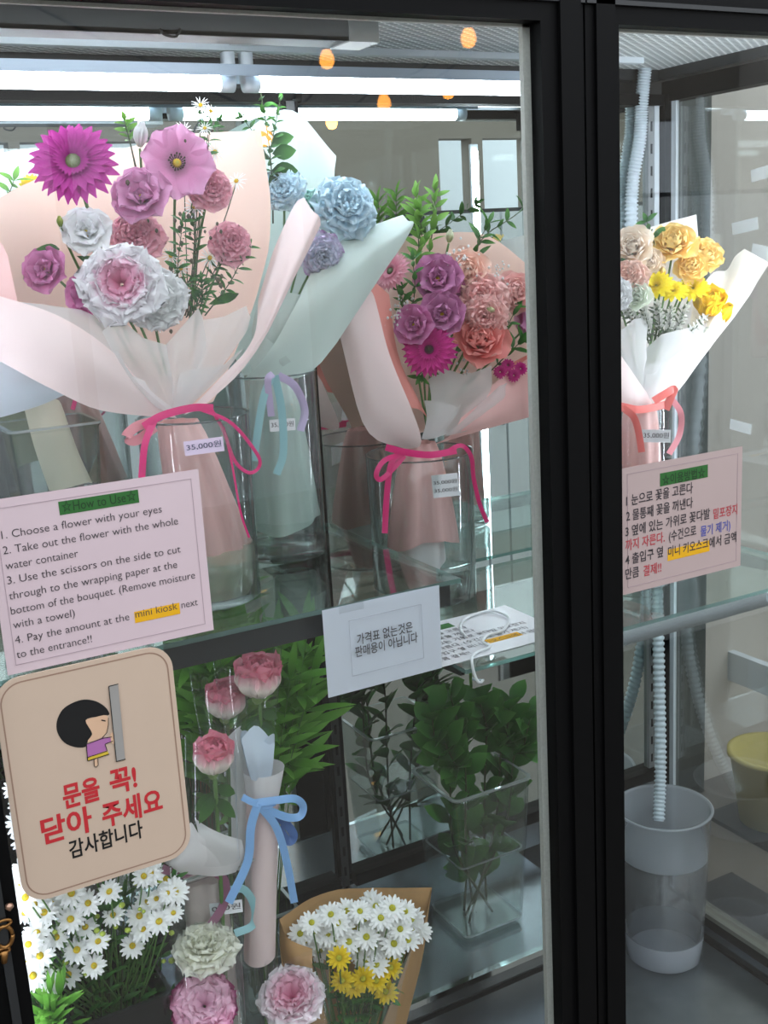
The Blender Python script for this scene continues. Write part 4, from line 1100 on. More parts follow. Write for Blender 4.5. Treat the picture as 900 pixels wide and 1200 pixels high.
m = MB(); sheet(m, [[(432, 338, .44), (440, 350, .43), (452, 400, .41), (470, 450, .41)], [(415, 365, .42), (428, 385, .41), (445, 430, .40), (490, 500, .41)], [(405, 372, .42), (415, 400, .41), (436, 470, .40), (492, 522, .42)], [(395, 380, .44), (405, 420, .43), (430, 505, .42), (475, 526, .44)]], 14, 14, .002, 61)
m.build('front_wrap', PALEPINK, B4)
m = MB(); sheet(m, [[(416, 366, .45), (436, 333, .46), (456, 345, .46)], [(440, 415, .43), (455, 400, .44), (468, 420, .45)], [(478, 478, .42), (492, 480, .43), (502, 490, .44)]], 10, 10, .002, 62)
m.build('paper_lining', CORAL, B4)
m = MB(); sheet(m, [[(648, 385, .46), (632, 410, .45), (590, 440, .43), (545, 480, .42)], [(650, 440, .44), (632, 455, .43), (585, 480, .41), (530, 508, .42)], [(650, 478, .45), (632, 485, .43), (580, 500, .42), (505, 522, .43)]], 12, 14, .002, 63)
m.build('side_wrap', ROSEPINK, B4)
m = MB(); sheet(m, [[(645, 400, .47), (632, 408, .465), (600, 425, .45)], [(645, 430, .46), (630, 440, .455), (590, 452, .44)], [(640, 462, .45), (615, 466, .44), (570, 482, .43)]], 8, 8, .002, 64); m.build('paper_lining', CORAL, B4)
for k, rows in enumerate([
    [[(502, 445, .43), (520, 432, .425), (545, 440, .42), (576, 428, .43)], [(505, 475, .415), (525, 462, .41), (545, 465, .41), (572, 462, .42)], [(495, 512, .42), (505, 512, .418), (518, 510, .418), (530, 506, .42)]],
    [[(560, 474, .42), (585, 452, .42), (605, 445, .43), (640, 440, .44)], [(545, 490, .415), (565, 480, .41), (590, 470, .415), (630, 462, .43)], [(520, 512, .42), (530, 510, .418), (545, 506, .418), (560, 500, .42)]],
    [[(498, 470, .42), (512, 470, .41), (536, 478, .41), (542, 470, .415)], [(500, 490, .415), (510, 488, .41), (524, 494, .41), (532, 490, .412)], [(494, 514, .42), (500, 515, .418), (508, 514, .418), (515, 512, .42)]]]):
    m = MB(); sheet(m, rows, 10, 10, .003, 70+k, crisp=True); m.build('tissue_flap', TISSUE, B4)
HOTG = petal_mat('hot_magenta_petal', [(0, (150, 16, 96)), (.5, (196, 30, 132)), (1, (212, 52, 150))])
LISP = petal_mat('dusty_orchid_petal', [(0, (110, 50, 90)), (.35, (180, 96, 150)), (1, (216, 148, 192))])
SALM = petal_mat('salmon_pink_petal', [(0, (230, 140, 142)), (.5, (246, 182, 180)), (1, (250, 212, 206))])
PEAC = petal_mat('peach_rose_petal', [(0, (232, 150, 130)), (.5, (244, 190, 170)), (1, (246, 214, 198))])
DROSE = petal_mat('deep_salmon_petal', [(0, (206, 84, 90)), (.5, (232, 122, 122)), (1, (242, 168, 160))])
s4 = (500, 500, .46)
flower(B4, 'gerbera', 'gerbera', HOTG, 503, 410, .41, 34, (-.1, .25), GER_C2, s4, label='hot magenta gerbera')
flower(B4, 'lisianthus', 'lisianthus', LISP, 513, 329, .46, 26, (0, .3), YEL_C, s4)
flower(B4, 'lisianthus', 'lisianthus', LISP, 518, 370, .43, 25, (0, .2), YEL_C, s4)
flower(B4, 'lisianthus', 'lisianthus', DEEPP, 487, 382, .44, 22, (-.3, .2), YEL_C, s4)
flower(B4, 'lisianthus', 'lisianthus', DEEPP, 530, 338, .47, 16, (.4, 0), YEL_C, s4)
flower(B4, 'carnation', 'carnation', SALM, 562, 352, .45, 30, (.1, .2), None, s4)
flower(B4, 'carnation', 'carnation', SALM, 566, 372, .42, 24, (.1, 0), None, s4)
flower(B4, 'carnation', 'carnation', SALM, 580, 350, .46, 20, (.3, .2), None, s4)
flower(B4, 'rose', 'rose', PEAC, 545, 324, .48, 24, (0, .4), None, s4)
flower(B4, 'carnation', 'carnation', SALM, 553, 312, .49, 16, (.1, .5), None, s4)
flower(B4, 'rose', 'rose', DROSE, 560, 403, .42, 26, (.15, .45), None, s4, label='deep salmon rose')
flower(B4, 'spray_rose', 'spray_rose', SALM, 602, 345, .46, 19, (.3, .3), None, s4, calyx=True)
flower(B4, 'gerbera', 'gerbera', PINKC, 458, 318, .47, 26, (-.7, .5), GER_C, s4, calyx=True, label='pale pink gerbera seen from the side')
flower(B4, 'lisianthus', 'lisianthus', PINKL, 624, 378, .46, 22, (.3, .1), YEL_C, s4)
flower(B4, 'bud', 'bud', petal_mat('cream_bud_petal', [(0, (180, 200, 140)), (.5, (232, 236, 200)), (1, (240, 242, 222))]), 526, 284, .50, 11, (.2, 1.4), None, (515, 330, .5))
flower(B4, 'bud', 'bud', petal_mat('green_tip_petal', [(0, (170, 190, 120)), (1, (226, 220, 180))]), 570, 362, .40, 8, (1.2, -.2), None)
flower(B4, 'bud', 'bud', SALM, 590, 400, .42, 10, (.5, .8), None, s4)
for x, y in ((595, 428), (602, 440), (610, 432), (586, 436)): flower(B4, 'small_bloom', 'mum', HOTG, x, y, .42, 7, (.1, .2), None)
for k, (pts, L, W, nl, mt) in enumerate([([(492, 320, .51), (490, 270, .52), (488, 232, .52)], .045, .014, 9, LEAF_L), ([(500, 320, .51), (508, 260, .52), (510, 224, .52)], .045, .014, 9, LEAF_L), ([(484, 330, .51), (494, 285, .515), (492, 248, .51)], .04, .014, 8, LEAF_L),
                                 ([(540, 330, .50), (565, 280, .49), (600, 255, .48), (630, 232, .48)], .034, .013, 9, LEAF), ([(560, 330, .50), (560, 290, .49), (572, 262, .49)], .04, .012, 6, LEAF), ([(480, 380, .48), (486, 340, .46), (484, 305, .46)], .03, .010, 8, LEAF_D),
                                 ([(570, 420, .45), (590, 390, .43), (606, 360, .43)], .035, .012, 6, LEAF_D), ([(490, 440, .45), (500, 430, .44), (494, 440, .43)], .03, .012, 5, LEAF_D), ([(570, 440, .44), (600, 410, .43), (616, 396, .43)], .045, .016, 6, LEAF_D), ([(500, 380, .49), (540, 380, .47), (545, 400, .45)], .035, .015, 8, LEAF_D), ([(480, 400, .48), (474, 370, .47), (470, 340, .47)], .03, .012, 8, LEAF_D)]):
    sprig(B4, 'leaf_sprig', pxpath(pts, 14), L, W, nl, mt, start=.2, up=.8)
m = MB()
for k in range(150):
    x, y = rnd.choice([(478, 360), (470, 370), (575, 330), (545, 435), (535, 300), (585, 320)]); p = at(rnd.gauss(x, 9), rnd.gauss(y, 9), rnd.uniform(.43, .48)); r = pxm(rnd.uniform(1.2, 2.2), p)
    m.lathe([(r*.1, -r), (r, 0), (r*.1, r)], p, 5)
tag(m.build('baby_breath', WHITEP, B4), kind='stuff')
stem_wrap(B4, 'stem_wrap', ROSEPINK, Vector((rim4.x, rim4.y, tie4.z)), .03, Vector((rim4.x-.005, rim4.y, ZB+.12)), r4*.62, 5)
stem_wrap(B4, 'inner_stem_wrap', WHITEPAPER, Vector((rim4.x, rim4.y, tie4.z-.05)), .03, Vector((rim4.x-.01, rim4.y, ZB+.07)), r4*.45, 7, folds=5)
yr = Y4-r4-.004
m = MB(); ribbon(m, [(452, 524, yr), (475, 530, yr-.004), (505, 533, yr-.004), (535, 528, yr)], 8); ribbon(m, [(470, 530, yr), (458, 545, yr), (453, 585, yr), (451, 625, yr)], 7)
ribbon(m, [(470, 532, yr), (450, 540, yr), (441, 555, yr), (446, 562, yr), (460, 550, yr), (474, 534, yr)], 6)
ribbon(m, [(520, 532, yr), (540, 522, yr), (552, 535, yr+.01), (555, 560, yr+.02), (562, 590, yr+.02), (571, 612, yr+.02)], 5)
m.build('ribbon', HOTPINK, B4)

# ================================================================== BOUQUET 5: yellow, behind the right door
Y5 = .26
rim5 = at(749, 476, Y5); r5 = pxm(38, rim5)
V5 = round_vase('glass_vase', (rim5.x, rim5.y, ZB+.0005), r5*.96, r5, rim5.z-ZB, 'clear cylinder vase holding the yellow bouquet, behind the Korean instruction sheet', water=.06, base=.014)
price(V5, 769, 511, Y5-r5-.003, 33, 15, '35,000원', TAGW, rot=-.03)
B5 = thing('flower_bouquet', (rim5.x, rim5.y, ZB+.03), 'yellow and cream bouquet in white paper, right of the middle post', 'bouquet')
m = MB(); sheet(m, [[(735, 470, .28), (755, 466, .29), (780, 462, .28)], [(700, 390, .30), (760, 370, .35), (830, 380, .30)], [(690, 330, .32), (755, 320, .37), (822, 325, .32)], [(690, 288, .33), (755, 268, .38), (816, 251, .34)]], 14, 14, .002, 80)
m.build('back_wrap', WHITEPAPER, B5)
m = MB(); sheet(m, [[(812, 350, .31), (835, 320, .31), (852, 316, .31), (862, 300, .30), (873, 291, .29)], [(805, 395, .26), (828, 365, .26), (846, 345, .26), (868, 315, .26), (886, 299, .26)], [(785, 435, .22), (815, 410, .22), (840, 370, .23), (870, 335, .24), (900, 308, .26)], [(758, 486, .23), (792, 462, .21), (826, 415, .22), (862, 370, .25), (897, 316, .28)]], 16, 16, .002, 81)
m.build('side_wrap', solid('cream_white_paper', (248, 240, 228), rough=.6, trans=.35, var=.03, scale=8), B5)
m = MB(); sheet(m, [[(690, 380, .22), (715, 400, .20), (740, 435, .20), (768, 474, .22)], [(690, 430, .20), (715, 440, .19), (736, 460, .19), (764, 478, .215)], [(690, 480, .21), (712, 476, .20), (732, 478, .20), (758, 482, .22)]], 10, 12, .002, 82)
m.build('front_wrap', PALEPINK, B5)
for k, rows in enumerate([
    [[(704, 372, .23), (722, 392, .22), (742, 374, .22), (760, 372, .23)], [(715, 410, .21), (730, 415, .20), (745, 405, .20), (758, 408, .21)], [(735, 470, .22), (745, 472, .218), (752, 472, .218), (760, 470, .22)]],
    [[(755, 410, .22), (775, 392, .21), (800, 386, .215), (832, 378, .24)], [(754, 430, .21), (770, 420, .205), (795, 410, .21), (822, 398, .23)], [(750, 470, .22), (756, 471, .218), (763, 470, .218), (772, 466, .222)]],
    [[(760, 428, .21), (780, 424, .205), (810, 405, .21), (834, 400, .23)], [(756, 448, .21), (772, 444, .206), (795, 432, .21), (812, 424, .225)], [(750, 474, .218), (757, 474, .216), (764, 473, .216), (772, 470, .22)]]]):
    m = MB(); sheet(m, rows, 10, 10, .003, 90+k, crisp=True); m.build('tissue_flap', TISSUE, B5)
CREAMR = petal_mat('cream_rose_petal', [(0, (222, 190, 150)), (.5, (242, 222, 200)), (1, (246, 234, 220))])
APRI = petal_mat('apricot_yellow_petal', [(0, (236, 170, 60)), (.5, (250, 212, 112)), (1, (252, 228, 158))])
YTUL = petal_mat('deep_yellow_petal', [(0, (224, 160, 10)), (.5, (250, 206, 20)), (1, (252, 218, 50))])
LEMON = petal_mat('lemon_petal', [(0, (220, 190, 10)), (.5, (246, 226, 30)), (1, (250, 236, 60))])
CORP = petal_mat('coral_peach_petal', [(0, (236, 170, 150)), (.5, (248, 206, 188)), (1, (250, 220, 208))])
s5 = (752, 460, .26)
flower(B5, 'rose', 'rose', CREAMR, 741, 294, .28, 21, (-.1, .5), None, s5)
flower(B5, 'rose', 'rose', CREAMR, 758, 308, .29, 15, (.2, .2), None, s5)
flower(B5, 'ruffled_bloom', 'spray_rose', APRI, 789, 290, .28, 21, (0, .7), None, s5, label='apricot yellow ruffled bloom')
flower(B5, 'ruffled_bloom', 'spray_rose', APRI, 824, 302, .28, 17, (.5, .5), None, s5)
flower(B5, 'ruffled_bloom', 'spray_rose', APRI, 809, 313, .26, 15, (.1, .2), None, s5)
flower(B5, 'carnation', 'carnation', CORP, 737, 328, .25, 21, (-.2, .4), None, s5)
flower(B5, 'carnation', 'carnation', WHITEP, 722, 347, .23, 18, (-.3, .2), None, s5)
flower(B5, 'white_bloom', 'rose', petal_mat('ivory_green_petal', [(0, (214, 226, 200)), (1, (240, 244, 232))]), 745, 348, .23, 15, (0, .2), None, s5)
flower(B5, 'yellow_daisy', 'mum', LEMON, 769, 335, .25, 18, (-.2, .9), None, s5, calyx=True)
flower(B5, 'yellow_daisy', 'mum', LEMON, 788, 341, .24, 16, (.2, 1.0), None, s5, calyx=True)
flower(B5, 'yellow_daisy', 'mum', LEMON, 812, 338, .25, 16, (0, .8), None, s5, calyx=True)
flower(B5, 'tulip', 'cup_rose', YTUL, 828, 362, .25, 20, (.35, 1.0), None, s5, label='deep yellow tulip')
flower(B5, 'tulip', 'bud', YTUL, 838, 380, .26, 22, (.7, .9), None, s5)
flower(B5, 'bud', 'bud', APRI, 776, 324, .27, 10, (0, .8), None, s5)
GREYL = petal_mat('dusty_leaf', [(0, (84, 96, 76)), (1, (116, 126, 104))])
STAT = petal_mat('silvery_flower', [(0, (176, 176, 168)), (1, (226, 226, 220))])
for k, (pts) in enumerate([[(760, 400, .25), (745, 380, .24), (732, 366, .23)], [(768, 402, .25), (770, 380, .23), (768, 360, .23)], [(772, 402, .25), (792, 385, .23), (800, 364, .23)], [(776, 402, .25), (805, 390, .23), (824, 374, .235)], [(770, 402, .245), (782, 384, .225), (784, 366, .23)], [(778, 402, .25), (812, 396, .24), (830, 384, .24)], [(760, 402, .245), (756, 384, .23), (752, 366, .23)]]):
    sprig(B5, 'statice_sprig', pxpath(pts, 12), .020, .006, 13, GREYL, start=.1, pairs=True, up=.8)
    sprig(B5, 'statice_sprig', pxpath([(x+3, y-3, Y-.006) for x, y, Y in pts], 12), .013, .009, 14, STAT, start=.3, pairs=True, up=.8)
sprig(B5, 'leaf_sprig', pxpath([(768, 300, .30), (766, 282, .295), (758, 260, .29)], 10), .026, .012, 4, LEAF_D, start=.35)
m = MB(); a, b = at(767, 272, .29), at(786, 266, .285); leaf(m, a, b-a, facing(a), (b-a).length, .011); a, b = at(728, 302, .27), at(735, 320, .26); leaf(m, a, b-a, facing(a), (b-a).length*1.2, .025); m.build('leaf', LEAF_D, B5)
stem_wrap(B5, 'stem_wrap', ROSEPINK, Vector((rim5.x, rim5.y, rim5.z+.004)), .030, Vector((rim5.x, rim5.y, ZB+.07)), r5*.74, 8)
yr = Y5-r5-.004
m = MB(); ribbon(m, [(704, 478, yr), (725, 476, yr-.004), (750, 480, yr-.004), (780, 474, yr)], 9); ribbon(m, [(730, 478, yr-.004), (742, 488, yr-.006), (748, 505, yr-.006), (752, 530, yr-.006)], 8); ribbon(m, [(766, 470, yr), (782, 460, yr-.004), (790, 456, yr-.004), (786, 466, yr-.005), (780, 480, yr-.004)], 9)
m.build('ribbon', CORALRIB, B5)
m = MB(); ribbon(m, [(786, 466, yr), (798, 485, yr+.0), (796, 510, yr), (784, 532, yr)], 7); m.build('ribbon', PINKRIB, B5)
# ================================================================== ROSES IN THE FRONT VASE
def film_cone(parent, name, mat, b, tpt, r0, r1, flat=.6, notch=.02, seed=0, squash_dir=None, n=28, k=10, power=.8):
    """clear sleeve opening from b up to tpt, flattened a little front to back"""
    b, tpt = Vector(b), Vector(tpt); ax = (tpt-b).normalized()
    s1 = CR-ax*CR.dot(ax); s1.normalize(); s2 = ax.cross(s1)
    m = MB(); P = []
    for i in range(k):
        u = i/(k-1); c = b.lerp(tpt, u); r = r0+(r1-r0)*u**power
        row = []
        for j in range(n):
            a = 2*pi*j/n
            lift = (notch*math.cos(2*a+seed) if i == k-1 else 0)
            row.append(c+s1*r*math.cos(a)+s2*r*flat*math.sin(a)+ax*lift)
        P.append(row)
    m.grid(P, closed=True); return m.build(name, mat, parent)
ROSEP = petal_mat('pink_white_rose_petal', [(0, (240, 236, 222)), (.5, (250, 238, 230)), (.74, (248, 200, 208)), (1, (240, 146, 168))], var=.06)
ROSEP2 = ROSEP
YR = .172; rb = .055
rimr = at(257, 1019, YR-rb); rr = pxm(66, rimr); rimr.y = YR
VR = square_vase('glass_vase', (rimr.x, YR, ZF+.0045), rr*.92, rr, rb*.92, rb, rimr.z-ZF-.0045, 'tall clear vase holding the wrapped single roses below the upper shelf', water=.10)
price(VR, 265, 1064, YR-rb-.003, 38, 15, '000원', TAGW, rot=-.02)
FL = ZF+.03
def rose_stem(x, y, Y, rpx, tilt, foot, label, sleeve, sleeve_b, sr):
    p = at(x, y, Y); t = thing('wrapped_rose', (foot.x, foot.y, FL), label, 'rose', 'roses wrapped singly in clear sleeves')
    fo = flower(t, 'rose_bloom', 'cup_rose', ROSEP, x, y, Y, rpx, tilt, None, None, calyx=True)
    r = pxm(rpx, p); n_ = facing(p, *tilt)
    b = p-n_*r*.5
    m = MB(); m.tube(smooth_path([b, b+Vector((0, .0, -.07)), foot.lerp(b, .3), foot], 16), .0035, n=8); m.build('stem', STEM, t)
    m = MB()
    for a in range(5):
        d = Vector((math.cos(a*1.3), math.sin(a*1.3)*.4, -.7)); leaf(m, b+Vector((0, 0, -.02-.005*a)), d, facing(p), .05, .02, bend=.3)
    m.build('leaf', LEAF, t)
    film_cone(t, 'clear_sleeve', FILM, at(*sleeve_b), at(*sleeve), pxm(sr[0], p), pxm(sr[1], p), seed=x)
    return t
T1 = rose_stem(250, 897, .10, 26, (.05, 2.4), Vector((rimr.x-.02, YR-.01, FL)), 'pink and white rose in clear sleeve, lowest of the three front roses', (246, 868, .10), (248, 1005, .11), (34, 29))
m = MB()
sheet(m, [[(196, 1006, .13), (212, 985, .11), (224, 962, .10), (232, 978, .10)], [(200, 1014, .11), (220, 1008, .09), (240, 1000, .085), (252, 1000, .09)], [(212, 1024, .11), (232, 1026, .10), (250, 1028, .10), (262, 1026, .10)]], 10, 10, .003, 101)
sheet(m, [[(228, 960, .12), (240, 968, .10), (256, 975, .095), (284, 985, .11)], [(232, 985, .09), (248, 988, .085), (262, 992, .085), (286, 1002, .10)], [(236, 1024, .10), (250, 1026, .10), (262, 1026, .10), (276, 1022, .11)]], 10, 10, .003, 102)
m.build('tissue_flap', WHITEPAPER, T1)
stem_wrap(T1, 'stem_wrap', PALEPINK, at(238, 1026, YR-.01), .034, Vector((rimr.x-.025, YR-.004, ZF+.06)), .044, 2, folds=5)
m = MB(); ribbon(m, [(190, 1018, YR-rb), (212, 1024, YR-rb-.004), (236, 1016, YR-rb-.006), (256, 1014, YR-rb-.006)], 10); ribbon(m, [(236, 1016, YR-rb-.006), (262, 1030, YR-rb-.008), (262, 1060, YR-rb-.008), (238, 1096, YR-rb-.008)], 10); m.build('ribbon', MAUVERIB, T1)
m = MB(); sheet(m, [[(190, 1008, .14), (200, 990, .12), (215, 975, .12)], [(196, 1014, .12), (206, 1004, .105), (222, 996, .10)], [(206, 1018, .12), (216, 1018, .11), (232, 1020, .11)]], 8, 8, .003, 105); m.build('tissue_flap', WHITEPAPER, T1)

T2 = rose_stem(302, 806, .15, 30, (.05, 2.4), Vector((rimr.x+.05, YR+.01, FL)), 'pink and white rose with sky blue bow, topmost of the three front roses', (289, 764, .16), (296, 935, .15), (16, 42))
ax0, ax1 = at(309, 920, .13), at(304, 1122, .13)
rad = pxm(19, ax0)
m = MB(); P = []
for i in range(8):
    c = ax0.lerp(ax1, i/7); P.append([c+Vector((math.cos(2*pi*j/28), math.sin(2*pi*j/28), 0))*rad*(1+.05*math.sin(3*2*pi*j/28+i*.2)) for j in range(28)])
m.grid(P, closed=True); m.build('paper_roll', PALEPINK, T2)
m = MB(); P = []
cT, cB = at(309, 900, .13), at(308, 932, .13)
for i in range(6):
    c = cB.lerp(cT, i/5); r = rad*(1.02+.26*(i/5)); P.append([c+Vector((math.cos(2*pi*j/28), math.sin(2*pi*j/28), .35*math.sin(2*pi*j/28)*0))*r for j in range(28)])
m.grid(P, closed=True); cl = m.build('paper_collar', WHITEPAPER, T2)
film_cone(T2, 'tissue_cone', solid('pale_blue_tissue', (214, 226, 240), rough=.6, trans=.35), at(306, 912, .13), at(302, 866, .13), pxm(12, ax0), pxm(20, ax0), flat=.7, notch=.012, seed=1.0)
m = MB(); sheet(m, [[(283, 866, .11), (300, 850, .12), (322, 872, .11)], [(288, 890, .10), (303, 888, .095), (320, 894, .10)], [(294, 914, .11), (304, 916, .105), (316, 914, .11)]], 8, 8, .001, 110); m.build('tissue_flap', solid('pale_blue_tissue', (214, 226, 240)), T2)
yb = .095
m = MB()
ribbon(m, [(284, 934, yb), (296, 940, yb-.004), (312, 944, yb-.004), (322, 940, yb)], 8)
ribbon(m, [(300, 941, yb-.004), (322, 938, yb-.006), (345, 936, yb-.004), (355, 944, yb), (352, 956, yb), (338, 958, yb-.002), (316, 950, yb-.004), (302, 944, yb-.005)], 9, 36)
ribbon(m, [(302, 942, yb-.005), (294, 970, yb-.006), (290, 1010, yb-.008), (268, 1058, yb-.01)], 10)
ribbon(m, [(304, 944, yb-.005), (324, 970, yb-.006), (336, 1010, yb-.006), (345, 1058, yb-.006)], 9)
m.build('ribbon', BLUERIB, T2)
m = MB(); ribbon(m, [(318, 952, yb+.01), (332, 962, yb+.012), (344, 978, yb+.012), (338, 986, yb+.014), (326, 970, yb+.014)], 10); m.build('ribbon', solid('deep_blue_ribbon', (72, 104, 160), rough=.3), T2)
m = MB(); ribbon(m, [(262, 1045, YR-rb-.004), (285, 1042, YR-rb-.006), (298, 1062, YR-rb-.006), (296, 1084, YR-rb-.005), (275, 1094, YR-rb-.004)], 9); m.build('ribbon', TEALRIB, T2)
T3 = rose_stem(264, 832, .20, 26, (.05, 2.4), Vector((rimr.x-.01, YR+.03, FL)), 'pink and white rose in clear sleeve, half hidden behind the topmost rose', (256, 792, .20), (272, 960, .17), (16, 34))
m = MB(); sheet(m, [[(268, 862, .18), (284, 850, .17), (296, 870, .17)], [(270, 930, .165), (284, 930, .155), (296, 930, .16)], [(272, 1020, .16), (282, 1020, .15), (292, 1020, .155)]], 10, 8, .002, 112); m.build('stem_wrap', WHITEPAPER, T3)

# ================================================================== CARNATIONS IN SLEEVES
CREAMC = petal_mat('cream_carnation_petal', [(0, (214, 224, 180)), (.5, (238, 238, 218)), (1, (246, 244, 234))])
PKC = petal_mat('pink_edged_petal', [(0, (220, 160, 190)), (.5, (244, 204, 222)), (.78, (236, 176, 204)), (.92, (170, 70, 120)), (1, (150, 56, 108))])
PWC = petal_mat('blush_heart_petal', [(0, (226, 120, 160)), (.5, (240, 190, 208)), (.75, (246, 232, 238)), (1, (248, 244, 246))])
def sleeve_carnation(x, y, Y, rpx, tilt, mat, label, top, bot, sr, shape='carnation', extra=None):
    p = at(x, y, Y); foot = at(bot[0], bot[1], bot[2]); foot.z = ZF+.006
    t = thing('sleeved_carnation', foot, label, 'carnation', 'single carnations in clear sleeves')
    flower(t, 'carnation_bloom', shape, mat, x, y, Y, rpx, tilt, None, None, calyx=True)
    b = p-facing(p, *tilt)*pxm(rpx, p)*.6
    m = MB(); m.tube(smooth_path([b, b.lerp(foot, .4), foot+Vector((0, 0, .03)), foot], 12), .003, n=7); m.build('stem', STEM, t)
    film_cone(t, 'clear_sleeve', FILM, foot+Vector((0, 0, .03)), at(*top), pxm(sr[0], p), pxm(sr[1], p), seed=x, notch=.015, power=.5, flat=.34)
    return t
sleeve_carnation(240, 1118, .085, 34, (-.05, 1.5), CREAMC, 'cream white carnation in a clear sleeve, above the dark edged pink one', (236, 1078, .085), (252, 1300, .085), (16, 36))
sleeve_carnation(240, 1180, .036, 34, (-.05, .35), PKC, 'pink carnation with dark pink edges in a clear sleeve', (245, 1120, .036), (262, 1320, .036), (16, 38), 'flat_carnation')
sleeve_carnation(344, 1172, .05, 34, (-.25, .75), PWC, 'white carnation with pink heart in clear sleeve, before the brown paper bouquet', (348, 1128, .05), (352, 1320, .07), (16, 38), 'flat_carnation')

# ================================================================== BROWN PAPER BOUQUET
kf = at(415, 1260, .14); kf.z = ZF+.005
KB = thing('flower_bouquet', kf, 'white and yellow daisy bouquet in brown kraft paper, at the bottom right of the roses', 'bouquet')
m = MB(); sheet(m, [[(328, 1078, .16), (362, 1054, .19), (402, 1042, .22), (455, 1040, .23), (506, 1040, .20)], [(330, 1130, .15), (370, 1130, .19), (410, 1130, .21), (455, 1130, .22), (494, 1125, .19)], [(350, 1200, .15), (385, 1200, .18), (415, 1200, .19), (448, 1200, .19), (476, 1200, .17)], [(375, 1290, .15), (395, 1290, .16), (415, 1290, .16), (435, 1290, .16), (455, 1290, .15)]], 16, 16, .002, 120)
m.build('back_wrap', KRAFT, KB)
m = MB(); sheet(m, [[(328, 1078, .16), (338, 1100, .12), (366, 1112, .10)], [(330, 1120, .15), (345, 1130, .11), (368, 1145, .09)], [(350, 1200, .15), (362, 1200, .11), (384, 1200, .10)]], 10, 8, .001, 121)
sheet(m, [[(506, 1040, .20), (498, 1080, .17), (486, 1100, .14)], [(494, 1125, .19), (480, 1150, .15), (464, 1160, .12)], [(476, 1200, .17), (462, 1200, .14), (448, 1205, .12)]], 10, 8, .001, 122)
m.build('front_wrap', KRAFT, KB)
DAISYP = petal_mat('daisy_petal', [(0, (230, 234, 214)), (.3, (246, 246, 244)), (1, (250, 250, 250))], trans=.2, var=.04)
YDAI = petal_mat('yellow_daisy_petal', [(0, (196, 160, 10)), (.5, (236, 204, 24)), (1, (246, 218, 50))])
GC = petal_mat('green_yellow_centre', [(0, (150, 160, 40)), (.6, (206, 196, 52)), (1, (176, 180, 60))], vscale=20)
c4 = lambda x, y: (180+x/2.647, 1000+y/2.647)
ktie = (412, 1290, .15)
for i, (x, y) in enumerate([(675, 150), (655, 205), (705, 200), (765, 235), (605, 275), (660, 330), (715, 290), (735, 320), (810, 235), (780, 180), (790, 270), (600, 180), (590, 225), (530, 220), (510, 265), (490, 215), (455, 250), (550, 190), (470, 270), (515, 300), (740, 170), (690, 250), (625, 235), (690, 345), (540, 250), (470, 235), (530, 200), (570, 215), (560, 270), (640, 180), (690, 165), (720, 215), (745, 280), (680, 290), (800, 205), (825, 240), (755, 195), (630, 300), (500, 240), (480, 285), (660, 260)]):
    a, b = c4(x, y); flower(KB, 'white_daisy', 'daisy', DAISYP, a, b, rnd.uniform(.10, .16), rnd.uniform(12.5, 15.0), (rnd.uniform(-.4, .4), rnd.uniform(.0, .6)), GC, ktie, .0014, STEM)
for i, (x, y) in enumerate([(575, 325), (650, 390), (585, 395), (720, 430), (735, 355), (620, 410), (690, 395)]):
    a, b = c4(x, y); flower(KB, 'yellow_daisy', 'daisy', YDAI, a, b, rnd.uniform(.09, .12), rnd.uniform(12, 15), (rnd.uniform(-.3, .3), rnd.uniform(.1, .7)), GC, ktie, .0014, STEM)
for k in range(10):
    x = rnd.uniform(370, 470); sprig(KB, 'leaf_sprig', pxpath([(410+rnd.uniform(-10, 10), 1260, .14), ((x+410)/2, 1190, .13), (x, rnd.uniform(1130, 1170), .13)], 8), .035, .012, 6, LEAF_D, start=.2)
m = MB(); sheet(m, [[(368, 1130, .085), (410, 1150, .07), (450, 1155, .07), (484, 1110, .10)], [(380, 1180, .085), (410, 1190, .07), (440, 1190, .07), (470, 1160, .10)], [(390, 1270, .10), (410, 1275, .09), (430, 1275, .09), (450, 1265, .11)]], 10, 12, .004, 123); m.build('clear_wrap', FILM, KB)

# ================================================================== DAISIES IN THE BLACK BUCKET
db = at(160, 1200, .16); bz = at(150, 1146, .12).z
BK = square_vase('flower_bucket', (at(126, 1146, .13).x, .13, ZF+.0045), .064, .078, .070, .085, bz-ZF-.0045, 'black square bucket under the white daisies, at the bottom left', mat=solid('black_bucket_plastic', (24, 25, 26), rough=.25), cat='bucket')
c3 = lambda x, y: (x/3, 980+y/3)
DB = thing('daisy_bunch', (BK.location.x, .15, ZF+.03), 'large bunch of white daisies in the black bucket, below the beige sign', 'daisies')
lst = [c3(*q) for q in [(155, 268), (248, 292), (385, 195), (398, 277), (250, 200), (520, 230), (490, 280), (503, 325), (465, 385), (140, 420), (200, 355), (270, 400), (330, 455), (240, 487), (178, 512), (115, 490), (345, 370), (130, 340), (300, 320), (610, 270), (575, 265), (550, 220), (505, 140), (530, 130), (310, 235), (90, 215), (85, 270), (100, 440), (180, 240), (590, 200), (560, 300), (100, 380)]]
lst += [(20, 885), (24, 905), (18, 925), (28, 945), (22, 965), (30, 985), (36, 1005), (28, 1020), (50, 1000), (70, 1020), (110, 1020), (150, 1010), (180, 1000), (60, 960), (100, 980), (140, 970), (24, 1040), (40, 1060), (195, 1030), (205, 1045)]
CH = petal_mat('yellow_green_centre', [(0, (196, 150, 20)), (.6, (232, 200, 50)), (1, (196, 196, 70))], vscale=20)
